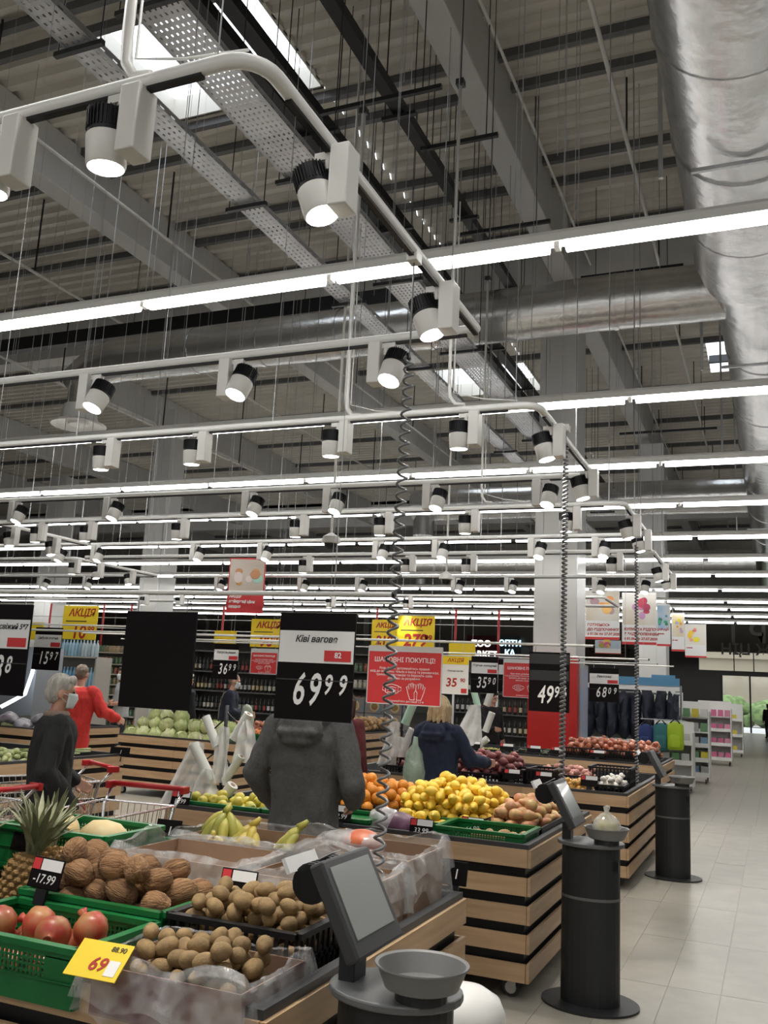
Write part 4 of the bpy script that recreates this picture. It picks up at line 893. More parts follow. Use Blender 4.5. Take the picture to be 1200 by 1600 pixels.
cf = mat('cauliflower', (0.66, 0.62, 0.47), 0.7, var=0.08, vscale=30, bump=0.6, bscale=60)
rgc = random.Random(4); mbc = MB()
for k in range(60):
    v = Vector((rgc.gauss(0, 1), rgc.gauss(0, 1), abs(rgc.gauss(0, 1)))).normalized(); mbc.sph(v * 0.075, 0.022, 7, 5)
CFM = mbc.mesh('curd', cf, True)
for k in range(6):
    t = thing('cauliflower', 'cream cauliflower at the right end of the cabbage heap', 'cauliflower', (-7.45 + 0.19 * (k % 3), 11.15 + 0.2 * (k // 3), B2 + 0.07 + 0.16 * (k % 3 == 1)), R(0, 6), 'cauliflowers')
    link('curd', CFM, t)
    for q in CABM[1][1]: o = link('leaf', q, t, (0, 0, -0.03)); o.scale = (0.9, 0.9, 0.6)
br = MB()
for k in range(90): v = Vector((rgc.uniform(-0.16, 0.16), rgc.uniform(-0.2, 0.2), rgc.uniform(0, 0.10))); br.sph(v, rgc.uniform(0.02, 0.035), 6, 5)
tag(part('broccoli_pile', br, mat('broccoli', (0.05, 0.09, 0.03), 0.8, var=0.3, vscale=30), None, True, loc=(-6.98, 11.3, B2 + 0.02)), 'dark green leafy broccoli at the end of the cabbage table', 'broccoli')
heap('carrot', -7.7, -7.0, 14.68, 15.6, B2 + 0.03, 0.035, 90, 'orange carrot on the table by the bottle shelves', 'carrots', mound=0.06, flat=0.6)
crate('green crate behind the cauliflowers', -7.6, -7.0, 12.2, 12.6, B2, 0.15, GREENP)
heap('carrot', -7.6, -6.86, 12.2, 12.9, B2 + 0.12, 0.035, 80, 'orange carrot behind the cauliflowers', 'carrots by the cauliflowers', flat=0.6)
heap('red_onion', -9.2, -8.0, 14.7, 15.4, B2 + 0.02, 0.046, 90, 'brown onion on the table by the bottle shelves', 'brown onions', mound=0.1)
heap('potato', -7.6, -7.0, 15.9, 17.2, B2 + 0.1, 0.05, 110, 'reddish potato at the far end of the carrot table', 'reddish potatoes', smin=1.4, smax=1.7, mound=0.08)
for k in range(14):
    o = link('leafy_head', CABM[k % 2][0], None, (-13.2 + 0.28 * (k % 10), 10.8 + 0.3 * (k // 10), B2 + 0.09)); tag(o, 'leafy head on the table by the open fridge', 'lettuce', 'leafy heads by the fridge')
bagm = mat('bagged_purple', (0.12, 0.10, 0.13), 0.3, col2=(0.4, 0.4, 0.43), vscale=8)
for k in range(10):
    o = part('bagged_vegetable', organic(MB().sph((0, 0, 0), (0.16, 0.12, 0.09), 14, 9), 0.35, 8, k), bagm, None, True, loc=(-11.6 + 0.3 * (k % 5), 10.8 + 0.35 * (k // 5), B2 + 0.1 + 0.08 * (k % 2))); tag(o, 'dark vegetable in a clear bag near the fridge', 'bagged vegetable', 'bagged vegetables')

# ================================================================ SCALES
PANM = mat('scale_pan', (0.22, 0.22, 0.22), 0.5, 0.4)
SCRM = mat('screen_grey', (0.34, 0.36, 0.355), 0.16, coat=0.6)
SBLK = mat('scale_black', (0.018, 0.02, 0.022), 0.45)
STOP = mat('scale_top', (0.16, 0.165, 0.17), 0.42, 0.3)
def lens(a, b, n=28): return [(a * math.cos(2 * math.pi * k / n), b * math.sin(2 * math.pi * k / n)) for k in range(n)]
def prism(mb, pts, z0, z1):
    n = len(pts); return mb.add([(x, y, z0) for x, y in pts] + [(x, y, z1) for x, y in pts], [(k, (k + 1) % n, n + (k + 1) % n, n + k) for k in range(n)] + [tuple(range(n - 1, -1, -1)), tuple(range(n, 2 * n))])
def scale(label, x, y, bag=False, pdx=0.10, pdy=-0.07):
    t = thing('customer_scale', label, 'scale', (x, y, 0))
    part('base_plate', prism(MB(), lens(0.27, 0.24, 40), 0, 0.012), SBLK, t)
    part('column', prism(MB(), lens(0.165, 0.125), 0.012, 0.56), SBLK, t, bevel=0.0)
    part('seam_ring', prism(MB(), lens(0.166, 0.126), 0.56, 0.575), STOP, t)
    part('column_head', prism(MB(), lens(0.165, 0.125), 0.575, 0.845), SBLK, t)
    part('latch', MB().box((0.15, -0.06, 0.75), (0.03, 0.02, 0.05)), BLACKP, t)
    part('top_plate', prism(MB(), lens(0.19, 0.165), 0.845, 0.868), STOP, t, bevel=0.006)
    part('pan', MB().lathe([(0.085, 0.0), (0.10, 0.006), (0.122, 0.058), (0.128, 0.060), (0.127, 0.064), (0.118, 0.060), (0.096, 0.012), (0.004, 0.010)], 40, (pdx, pdy, 0.895)), PANM, t, True, sharp=0.7)
    part('pan_support', MB().tube([(pdx, pdy, 0.868), (pdx, pdy, 0.896)], 0.07, 16), SBLK, t)
    part('stalk', MB().box((-0.135, 0.0, 0.915), (0.05, 0.085, 0.10)), DARKM, t, bevel=0.004)
    e = Matrix.Rotation(-0.50, 3, 'Y')
    c = Vector((-0.155, 0.06, 1.055))
    sc_ = part('screen_housing', MB().box(c, (0.045, 0.33, 0.28), e), DGREY, t, bevel=0.008)
    part('display_glass', MB().box(c + e @ Vector((0.0235, 0, 0.012)), (0.003, 0.265, 0.205), e), SCRM, sc_)
    part('printer', MB().tube([c + e @ Vector((-0.075, -0.10, 0.10)), c + e @ Vector((-0.075, 0.10, 0.10))], 0.055, 18), BLACKP, t, True, sharp=0.6)
    rb = MB()
    for k in range(7): rb.tube([c + e @ Vector((-0.075, -0.09 + 0.028 * k, 0.10)), c + e @ Vector((-0.075, -0.08 + 0.028 * k, 0.10))], 0.058, 18)
    part('printer_ribs', rb, DARKM, t, True, sharp=0.6)
    part('price_strip', MB().box(c + e @ Vector((-0.10, -0.05, 0.17)), (0.012, 0.19, 0.045), e), PAPER, t)
    part('label_paper', MB().box(c + e @ Vector((-0.03, 0.0, 0.155)), (0.05, 0.06, 0.002), e), PAPER, t)
    if bag:
        b = thing('produce_bag', 'clear knotted bag of yellow fruit on the scale pan', 'bag', (x + pdx, y + pdy, 0.922))
        part('bag_film', organic(MB().lathe([(0.02, 0.0), (0.07, 0.008), (0.085, 0.04), (0.07, 0.075), (0.03, 0.105), (0.012, 0.12), (0.02, 0.15), (0.004, 0.155)], 18), 0.12, 25), film('bag_clear', (0.85, 0.85, 0.78), 0.5), b, True)
        for q in range(3): o = part('pear', MB().sph((0.035 * math.cos(q * 2.1), 0.035 * math.sin(q * 2.1), 0.04), 0.03, 10, 8), MATS['apple_skin'], b, True)
    return t
scale('dark grey customer scale with tilted screen beside the kiwi table', -0.99, 2.54)
scale('dark grey customer scale with a bag on its pan beside the lemon table', -1.0, 5.56, True)
scale('dark grey customer scale beside the black crate table', -0.96, 9.75)

# ================================================================ PRICE TAGS ON TABLES
def small_tag(label, p, rz=0.0, price='', flip=False, w=0.15, tilt=-0.25):
    t = thing('price_tag', label, 'price tag', p, rz); t.rotation_euler = (tilt, 0, rz)
    part('card', MB().box((0, 0, 0.055), (w, 0.006, 0.10)), BLKC, t, bevel=0.003)
    if not flip:
        part('paper_strip', MB().box((0.022, -0.004, 0.082), (w - 0.052, 0.002, 0.036)), TAGP, t)
        part('red_square', MB().box((-w / 2 + 0.024, -0.004, 0.082), (0.036, 0.002, 0.036)), TAGR, t)
        if price: text(t, price, (0.0, -0.0045, 0.035), 0.042, INKW, 0.15)
    else: text(t, '1', (0.01, -0.0045, 0.05), 0.06, INKW, 0.1)
    part('clip', MB().box((0, 0.004, -0.02), (0.05, 0.012, 0.05)), BLACKP, t)
small_tag('price tag reading 17.9 on the pomegranate crate', (-2.33, 2.60, B1 + 0.20), -0.1, '-17.99')
small_tag('small price tag between the empty carton and the kiwi crate', (-1.80, 2.995, B1 + 0.165), 0, '')
small_tag('black price tag with worn digits on the melon crate', (-2.86, 3.06, B1 + 0.20), 0, '', True)
small_tag('black price tag turned away at the back edge by the trolley', (-2.78, 3.93, B1 + 0.14), 0.1, '', True, 0.14)
small_tag('black price tag turned away beside the green bananas', (-2.15, 3.98, B1 + 0.16), 0, '', True, 0.14)
small_tag('black price tag turned away at the back corner by the wrapped carton', (-1.32, 4.02, B1 + 0.10), 0, '', True, 0.12)
small_tag('price tag on the apple crate beside the trolley', (-3.72, 5.37, B2 + 0.08), 0, '19.99')
small_tag('price tag on the stacked green crates', (-2.52, 5.37, B2 + 0.10), 0, '32.99')
small_tag('price tag below the red cabbage', (-1.98, 5.37, B2 + 0.07), 0, '33.99')
small_tag('price tag below the lemons', (-1.80, 5.82, B2 + 0.05), 0, '33.99')
small_tag('dark price tag turned away behind the oranges', (-2.36, 7.2, B2 + 0.16), 0, '', True, 0.2)
small_tag('dark price tag turned away behind the lemons', (-1.62, 7.2, B2 + 0.14), 0, '', True, 0.2)
for k, x in enumerate((-3.3, -2.36, -2.05, -1.62)): small_tag(('price tag by the bag rolls', 'price tag on the empty black crate', 'price tag on the dark crate stack', 'price tag beside the plums')[k], (x, 8.88, B2 + 0.12), 0, '', False, 0.16)
for k, x in enumerate((-4.6, -4.1, -3.6, -3.2, -2.85, -2.3)): small_tag(('price tag on the dark grapes', 'price tag on the green grapes', 'first price tag in front of the red panel', 'second price tag in front of the red panel', 'wide price tag left of the red onions', 'price tag on the red onions')[k], (x, 13.22, B2 + 0.12), 0, '', False, 0.2)
small_tag('price tag on the cabbages', (-7.1, 10.98, B2 + 0.06), 0, '14.99', False, 0.2)
small_tag('price tag beside the green onions', (-6.5, 8.2, B2 + 0.06), 0.3, '', True, 0.22)
t = thing('yellow_price_card', 'yellow price card reading 69 lying on the table edge', 'price card', PY(155, 1500, 2.2), 0.0); t.rotation_euler = (-0.85, 0.0, 0.05)
part('card', MB().box((0, 0, 0), (0.17, 0.003, 0.11)), YELC, t)
text(t, '69', (0.005, -0.0025, -0.015), 0.055, INKR, 0.15, bold=0.001)
part('white_patch', MB().box((0.055, -0.002, -0.02), (0.035, 0.002, 0.045)), PAPER, t)
text(t, '88.90', (0.045, -0.0025, 0.035), 0.022, INKK, 0.1)
# ================================================================ SIGN RODS AND SIGNS
def rod(label, x0, x1, y, z):
    t = thing('sign_rod', label, 'rod', ((x0 + x1) / 2, y, z)); h = (x1 - x0) / 2
    part('rod_bar', MB().tube([(-h, 0, 0), (h, 0, 0)], 0.0095, 8), WHITE, t, True)
    part('end_cap', MB().tube([(h, 0, 0), (h + 0.012, 0, 0)], 0.012, 8), BLACKP, t)
    for x in np.arange(h - 0.25, -h, -1.9): part('suspension_wire', MB().tube([(x, 0, 0), (x, 0, ZR + 0.1 - z)], 0.0018, 4, caps=False), STEEL, t)
rod('white sign rod above the kiwi and coconut table', -5.2, -1.34, 3.22, 2.03)
rod('white sign rod above the lemon table', -7.5, -1.20, 6.72, 2.045)
rod('white sign rod above the black crate table', -4.6, -1.28, 10.55, 2.12)
rod('short white sign rod above the onion table', -3.1, -1.4, 14.6, 2.2)
rod('white sign rod above the zucchini table', -9.4, -5.6, 8.02, 2.18)
rod('thin white sign rod behind the cabbage table', -11, -5.6, 13.6, 2.3)
rod('white sign rod over the grapes', -4.9, -2.6, 13.4, 2.2)
rod('thin white sign rod near the coats', -3.9, -2.0, 17.8, 2.35)
def price_sign(label, x0, x1, y, z0, z1, name='', price=None, blank=False, code='', part_white=0.30, top=0.17):
    w, h = x1 - x0, z1 - z0
    t = thing('price_sign', label, 'sign', ((x0 + x1) / 2, y, z0))
    part('board', MB().bx(-w / 2, w / 2, -0.004, 0.004, 0, h), BLKC, t)
    if part_white == 0:
        for q in (0.52, 0.80): part('pocket', MB().bx(-w / 2 + 0.006, w / 2 - 0.006, -0.006, -0.004, h * q, h * (q + 0.17)), mat('pocket_grey', (0.03, 0.03, 0.032), 0.3), t)
    elif not blank:
        wz1 = h * (1 - top); wz0 = wz1 - h * part_white
        part('name_card', MB().bx(-w / 2 + 0.004, w / 2 - 0.002, -0.0065, -0.0045, wz0, wz1), PAPER, t)
        if name: text(t, name, (0, -0.0075, wz1 - h * 0.08), w * 0.105, INKK, 0.25, bold=0.0006)
        part('code_patch', MB().bx(w * 0.12, w / 2 - 0.012, -0.008, -0.0066, wz0 + 0.008, wz0 + h * 0.12), REDC, t)
        if code: text(t, code, (w * 0.30, -0.009, wz0 + 0.008 + h * 0.055), w * 0.09, INKW, bold=0.0005)
        part('ledge', MB().bx(-w / 2, w / 2, -0.007, -0.004, wz0 - h * 0.165, wz0 - h * 0.155), DGREY, t)
    if price:
        big, small = price; zc = h * 0.27
        xs = -w * 0.20
        for i, ch in enumerate(big): text(t, ch, (xs + i * w * 0.20, -0.006, zc), h * 0.42, INKW, 0.22, name='digit', bold=0.002, sx=0.62)
        xs2 = xs + len(big) * w * 0.20 - 0.02 * w
        for i, ch in enumerate(small): text(t, ch, (xs2 + i * w * 0.185, -0.006, zc + h * 0.055), h * 0.26, INKW, 0.22, name='digit', bold=0.0015, sx=0.66)
    for s in (-1, 1): part('hook', MB().tube([(s * w * 0.35, 0, h), (s * w * 0.35, 0, h + 0.06)], 0.003, 5), STEEL, t)
    return t
YS = 3.22
a = PY(440, 957, YS); b = PY(546, 1130, YS)
price_sign('black price sign reading 69.99 hung above the kiwis', a.x, b.x + 0.006, YS, b.z, a.z, 'Ківі вагове', ('69', '99'), code='82')
a = PY(203, 955, YS); b = PY(294, 1111, YS)
price_sign('blank black sign board hung left of the kiwi sign', a.x - 0.01, b.x + 0.005, YS, b.z, a.z, blank=True)
a = PY(54, 945, YS); b = PY(30, 1088, YS)
price_sign('black price sign reading 938 hung above the pineapples', a.x - 0.33, a.x - 0.005, YS, b.z, a.z, 'ананас свіжий 5*7', ('93', '8'), part_white=0.32)
Y2 = 6.72
price_sign('black price sign reading 49.99 hung above the pears', -1.67, -1.37, Y2, 1.56, 1.99, '', ('49', '96'), part_white=0)
def notice(label, x0, x1, y, z0, z1):
    w, h = x1 - x0, z1 - z0
    t = thing('notice_board', label, 'sign', ((x0 + x1) / 2, y, z0))
    part('sheet', MB().bx(-w / 2, w / 2, -0.004, 0.004, 0, h), REDC, t)
    fr = MB(); fr.bx(-w / 2, w / 2, -0.006, 0.006, h, h + 0.045).bx(-w / 2 - 0.008, -w / 2, -0.006, 0.006, 0, h + 0.045).bx(w / 2, w / 2 + 0.008, -0.006, 0.006, 0, h + 0.045).bx(-w / 2, w / 2, -0.006, 0.006, -0.008, 0)
    part('frame', fr, mat('clear_frame', (0.6, 0.6, 0.6), 0.2), t)
    text(t, 'ШАНОВНІ ПОКУПЦІ!', (0, -0.0055, h * 0.84), w * 0.083, INKW, bold=0.0004)
    for k, s in enumerate(('будь ласка, дотримуйтесь правил', 'вхід до магазину тільки в масці та рукавичках,', 'тримайте дистанцію та бережіть себе', 'дякуємо за розуміння')): text(t, s, (0, -0.0055, h * (0.68 - 0.065 * k)), w * 0.042, INKW)
    m_ = MB(); c = (-w * 0.16, h * 0.27); r = 0.0022
    def pl(pts, closed=True):
        pts = [(c[0] + x * w, -0.0055, c[1] + z * w) for x, z in pts]
        if closed: pts.append(pts[0])
        m_.tube(pts, w * 0.0045, 5)
    pl([(-0.09, 0.045), (0, 0.065), (0.09, 0.045), (0.085, -0.04), (0, -0.075), (-0.085, -0.04)]); pl([(-0.06, 0.02), (0, 0.03), (0.06, 0.02)], False); pl([(-0.06, -0.01), (0, -0.005), (0.06, -0.01)], False); pl([(-0.06, -0.035), (0, -0.04), (0.06, -0.035)], False)
    pl([(-0.09, 0.035), (-0.125, 0.03), (-0.13, -0.01), (-0.085, -0.03)], False); pl([(0.09, 0.035), (0.125, 0.03), (0.13, -0.01), (0.085, -0.03)], False)
    for s in (-1, 1):
        g = [(0.015, -0.12), (0.02, -0.03), (0.0, 0.0), (0.01, 0.07), (0.03, 0.08), (0.035, 0.02), (0.045, 0.09), (0.065, 0.09), (0.065, 0.02), (0.08, 0.08), (0.1, 0.075), (0.092, 0.01), (0.115, 0.05), (0.128, 0.04), (0.105, -0.04), (0.075, -0.12)]
        pl([(0.33 + s * x - 0.0, z) for x, z in g])
    part('mask_and_glove_drawing', m_, INKW, t)
    text(t, 'Дотримуйтесь дистанції 1,5 м', (0.02, -0.0055, h * 0.05), w * 0.035, INKW)
    for s in (-1, 1): part('hook', MB().tube([(s * w * 0.4, 0, h + 0.045), (s * w * 0.4, 0, h + 0.09)], 0.003, 5), STEEL, t)
notice('red notice with drawings of a mask and gloves hung above the oranges', -2.97, -2.36, Y2, 1.555, 1.955)
p0 = PY(788, 1032, 10.55); notice('red notice with a mask drawing left of the pillar', p0.x, p0.x + 0.52, 10.55, 1.64, 2.03)
p0 = PY(394, 1015, 8.9); p1_ = PY(429, 1053, 8.9); notice('small red notice hung behind the kiwi sign', p0.x, p1_.x + 0.02, 8.9, p1_.z, p0.z - 0.03)
t = thing('promo_sign', 'white promotion sign reading 35.90 beside the red notice', 'sign', (-2.245, Y2, 1.65))
part('sheet', MB().bx(-0.105, 0.105, -0.003, 0.003, 0, 0.285), PAPER, t)
part('yellow_header', MB().bx(-0.105, 0.105, -0.005, -0.003, 0.225, 0.285), YELC, t)
text(t, 'АКЦІЯ', (0, -0.006, 0.255), 0.042, INKR, 0.2, bold=0.0005); text(t, 'Лимони вагові', (0, -0.004, 0.175), 0.018, INKK)
text(t, '35', (-0.03, -0.004, 0.085), 0.09, INKR, 0.1, bold=0.002); text(t, '90', (0.06, -0.004, 0.105), 0.04, INKR, 0.1, bold=0.001)
part('code_patch', MB().bx(0.05, 0.095, -0.005, -0.003, 0.012, 0.045), REDC, t)
def far_sign(label, px0, py0, px1, py1, y, price, name='Товар свіжий', **k):
    a, b = PY(px0, py0, y), PY(px1, py1, y); price_sign(label, a.x, b.x, y, b.z, a.z, name, price, **k)
far_sign('black price sign reading 15.97 above the zucchini', 57, 980, 91, 1048, 8.02, ('15', '97'), 'Цибуля зелена')
rod('short sign rod over the cabbages', -6.9, -5.5, 10.0, 2.16)
rod('short sign rod behind the blank board', -8.4, -7.0, 9.6, 2.18)
rod('short sign rod with the small red notice', -5.6, -4.7, 8.9, 2.12)
far_sign('black price sign reading 36.99 above the cabbages', 336, 1005, 370, 1062, 10.0, ('36', '99'), 'Капуста рання')
far_sign('black price sign reading 6 half behind the blank board', 196, 998, 230, 1054, 9.6, ('6', '99'), 'Огірки')
far_sign('black price sign reading 35.90 above the beetroots', 737, 1025, 777, 1084, 10.55, ('35', '90'), 'Перець солодкий')
far_sign('black price sign reading 39 next to the 35.90 sign', 779, 1030, 812, 1082, 10.575, ('39', '90'), 'Томати')
far_sign('black price sign reading 68.09 above the mushrooms', 921, 1043, 967, 1098, 10.55, ('68', '09'), 'Виноград')
# promotion banners far back
def banner(label, px0, py0, px1, py1, y, price, small=''):
    a, b = PY(px0, py0, y), PY(px1, py1, y); w, h = b.x - a.x, a.z - b.z
    t = thing('promo_banner', label, 'banner', ((a.x + b.x) / 2, y, b.z))
    part('sheet', MB().bx(-w / 2, w / 2, -0.01, 0.01, 0, h), YELC, t)
    if price:
        text(t, 'АКЦІЯ', (0.04 * w, -0.013, h * 0.78), w * 0.24, INKR, 0.2, bold=0.006); part('rule_line', MB().bx(-w * 0.4, w * 0.2, -0.012, -0.01, h * 0.52, h * 0.55), INKK, t)
        text(t, price, (-0.0, -0.013, h * 0.2), w * 0.42, INKR, 0.1, bold=0.01); text(t, small, (w * 0.34, -0.013, h * 0.29), w * 0.2, INKR, 0.1, bold=0.005)
    for s in (-1, 1): part('cord', MB().tube([(s * w * 0.4, 0, h), (s * w * 0.4, 0, ZR + 0.06 - b.z)], 0.003, 4, caps=False), STEEL, t)
banner('yellow promotion banner reading 10.99 over the water shelf', 101, 946, 149, 1000, 18, '10', '99')
banner('yellow promotion banner reading 90 behind the kiwi sign', 394, 967, 440, 1012, 17, '90', '00')
banner('yellow promotion banner reading 279 behind the red notice', 622, 962, 678, 1012, 18, '279', '99')
banner('yellow promotion banner partly hidden left of the 279 banner', 582, 968, 620, 1010, 19, '219', '')
banner('plain yellow card left of the pillar', 702, 1003, 742, 1032, 16, '')
banner('plain yellow card behind the cabbage price sign', 336, 985, 368, 1006, 15, '')
banner('plain yellow card beside the pineapple sign', 38, 972, 66, 1000, 15, '')
def poster(label, px0, py0, px1, py1, y, c1, c2, red=False, title='', rz=0.0, cols=((0.6, 0.2, 0.35), (0.7, 0.45, 0.1))):
    a, b = PY(px0, py0, y), PY(px1, py1, y); w, h = b.x - a.x, a.z - b.z
    t = thing('hanging_poster', label, 'poster', ((a.x + b.x) / 2, y, b.z), rz)
    part('sheet', MB().bx(-w / 2, w / 2, -0.008, 0.008, 0, h), REDC if red else PAPER, t)
    part('picture', MB().bx(-w / 2 + 0.02, w / 2 - 0.02, -0.011, -0.008, h * 0.38, h * 0.97), mat('picture_' + label[:24], c1, 0.5, col2=c2, vscale=1.6), t)
    rg = random.Random(label); 
    for k in range(7):
        mb = MB(); r = rg.uniform(0.07, 0.15) * w; x, z = rg.uniform(-0.3, 0.3) * w, h * rg.uniform(0.5, 0.85)
        mb.lathe([(r, 0), (r * 0.9, 0.003), (0.01, 0.003)], 14, (x, -0.0115 - 0.0012 * k, z), 1, rg.uniform(0.6, 1.3), Matrix.Rotation(HX, 3, 'X'))
        part('print_patch', mb, mat('print_%d_%s' % (k % 4, label[:14]), tuple(min(1, cc * rg.uniform(0.6, 1.4)) for cc in cols[k % 2]), 0.5), t)
    part('band', MB().bx(-w / 2, w / 2, -0.010, -0.008, h * 0.0, h * 0.05), REDC, t)
    if title: 
        for k, s in enumerate(title.split('|')): text(t, s, (-w * 0.44, -0.0105, h * (0.29 - 0.09 * k)), w * 0.105, INKR if not red else INKW, 0.1, align='LEFT', bold=0.003)
    for s in (-1, 1): part('cord', MB().tube([(s * w * 0.4, 0, h), (s * w * 0.4, 0, ZR + 0.06 - b.z)], 0.003, 4, caps=False), STEEL, t)
SAND = (0.66, 0.58, 0.45); PALE = (0.72, 0.70, 0.66)
poster('beach picture poster beside the white pillar', 915, 922, 968, 1000, 21, PALE, SAND, title='ГОТУЄМОСЬ|ДО ВІДПОЧИНКУ|з 01.06 по 27.07.2020', cols=((0.55, 0.25, 0.42), (0.75, 0.42, 0.12)))
poster('poster of bags over a red basket', 972, 926, 1026, 1008, 20, PALE, SAND, title='КУПУЙ ТА ВІДПОЧИВАЙ|З ЗАДОВОЛЕННЯМ|з 01.06 по 27.07.2020', cols=((0.6, 0.05, 0.08), (0.6, 0.3, 0.4)))
poster('poster of inflatable swim rings', 1026, 944, 1048, 1010, 24, (0.3, 0.5, 0.7), PALE, title='ЗНИЖКИ', cols=((0.05, 0.35, 0.2), (0.1, 0.25, 0.6)))
poster('poster with yellow toys behind the swim rings poster', 1049, 958, 1070, 1018, 27, PALE, (0.7, 0.6, 0.4), title='до моря', cols=((0.7, 0.5, 0.05), (0.5, 0.5, 0.55)))
poster('white poster with a yellow bucket nearest the entrance', 1070, 975, 1104, 1028, 28, PALE, (0.75, 0.7, 0.6), title='сезон', cols=((0.75, 0.5, 0.03), (0.6, 0.25, 0.25)))
poster('pale blue lower poster under the beach picture', 930, 1000, 970, 1022, 22, (0.45, 0.6, 0.75), (0.6, 0.7, 0.78), title='')
poster('red poster with a food picture hung over the far tables', 363, 872, 407, 958, 14, (0.5, 0.42, 0.35), (0.62, 0.55, 0.48), True, 'АКЦІЯ|найкращі ціни|щодня', 0.25, ((0.6, 0.3, 0.12), (0.6, 0.55, 0.45)))

# ================================================================ BAG ROLL STANDS
ROLLM = mat('bag_roll', (0.66, 0.67, 0.64), 0.35, obj_random=0.05); ROLLG = mat('bag_roll_green', (0.45, 0.66, 0.52), 0.35)
def sheet(mb, top, bot, w0, w1, n=13, seed=0):
    vs_ = []
    for i in range(10):
        f = i / 9; c = Vector(top) * (1 - f) + Vector(bot) * f; w = w0 + (w1 - w0) * f
        for j in range(n):
            u = j / (n - 1) - 0.5; vs_.append((c.x + u * w, c.y + 0.04 * math.sin(u * 12 + seed + f * 3) * f + 0.03 * noise.noise((u * 5, f * 4, seed)), c.z - 0.02 * abs(u)))
    mb.add(vs_, [(i * n + j, i * n + j + 1, (i + 1) * n + j + 1, (i + 1) * n + j) for i in range(9) for j in range(n - 1)]); return mb
def bag_stand(label, x, y, z, h, rolls, sheets, s=1.0):
    t = thing('bag_roll_stand', label, 'bag stand', (x, y, z))
    part('post', MB().tube([(0, 0, 0), (0, 0, h)], 0.014, 10), BLACKP, t, True); part('foot', MB().box((0, 0, 0.01), (0.12, 0.12, 0.02)), BLACKP, t)
    for k, (p, d, L, r, m_) in enumerate(rolls):
        p, d = Vector(p), Vector(d).normalized()
        ro = part('bag_roll', MB().tube([p, p + d * L], r, 18), m_, t, True, sharp=0.7)
        part('core', MB().tube([p - d * 0.004, p + d * (L + 0.004)], r * 0.42, 12), CARD, ro)
        part('peg', MB().tube([(0, 0, p.z), p + d * L * 0.5], 0.006, 6), BLACKP, t)
    for k, (a, b, w0, w1) in enumerate(sheets): part('hanging_bag', sheet(MB(), a, b, w0, w1, seed=k), BAGW, t, True)
p = PY(335, 1240, 6.3)
p = PY(335, 1240, 5.9)
bag_stand('black stand of white bag rolls with bags trailing, by the apples', p.x + 0.05, 5.9, B2, 0.75, [((-0.16, -0.03, 0.66), (0.5, 0, -0.9), 0.24, 0.032, ROLLM), ((-0.20, -0.10, 0.46), (0.55, 0.1, -0.85), 0.30, 0.038, ROLLM), ((0.20, -0.02, 0.70), (-0.5, 0, -0.85), 0.22, 0.034, ROLLM), ((0.19, -0.06, 0.40), (-0.55, 0, -0.8), 0.22, 0.03, ROLLM), ((0.15, -0.08, 0.20), (-0.5, 0, -0.7), 0.16, 0.042, ROLLM)],
          [((-0.18, -0.08, 0.48), (-0.30, -0.08, 0.02), 0.12, 0.34), ((-0.06, -0.12, 0.30), (-0.06, -0.12, -0.02), 0.12, 0.30), ((0.20, -0.05, 0.66), (0.25, -0.07, 0.36), 0.10, 0.22), ((0.10, -0.09, 0.14), (0.06, -0.10, 0.0), 0.08, 0.16), ((0.02, -0.05, 0.60), (0.02, -0.06, 0.2), 0.1, 0.16)])
p = PY(622, 1180, 8.93)
bag_stand('black stand of bag rolls with a mint roll on top, behind the spiral cord', p.x, 9.0, B2 + 0.05, 0.78, [((0.14, -0.05, 0.75), (-0.35, 0, -0.9), 0.24, 0.045, ROLLG), ((0.14, -0.05, 0.48), (-0.4, 0, -0.9), 0.26, 0.042, ROLLM), ((-0.12, -0.05, 0.50), (0.4, 0, -0.9), 0.2, 0.03, ROLLM)], [((-0.04, -0.08, 0.55), (-0.12, -0.1, 0.12), 0.1, 0.2), ((0.02, -0.08, 0.4), (0.02, -0.1, 0.2), 0.1, 0.16)])
p = PY(745, 1150, 13.3)
bag_stand('black stand of bag rolls with a large white bag, by the dark grapes', p.x, 13.35, B2 + 0.05, 1.0, [((-0.10, -0.03, 0.98), (0.3, 0, -0.95), 0.32, 0.05, ROLLG), ((0.22, -0.03, 0.98), (-0.3, 0, -0.95), 0.3, 0.05, ROLLM), ((0.22, -0.03, 0.6), (-0.3, 0, -0.9), 0.3, 0.05, ROLLM), ((0.16, -0.03, 0.22), (-0.6, 0, -0.5), 0.2, 0.05, ROLLM)], [((-0.02, -0.1, 0.7), (-0.16, -0.1, 0.06), 0.16, 0.52)])

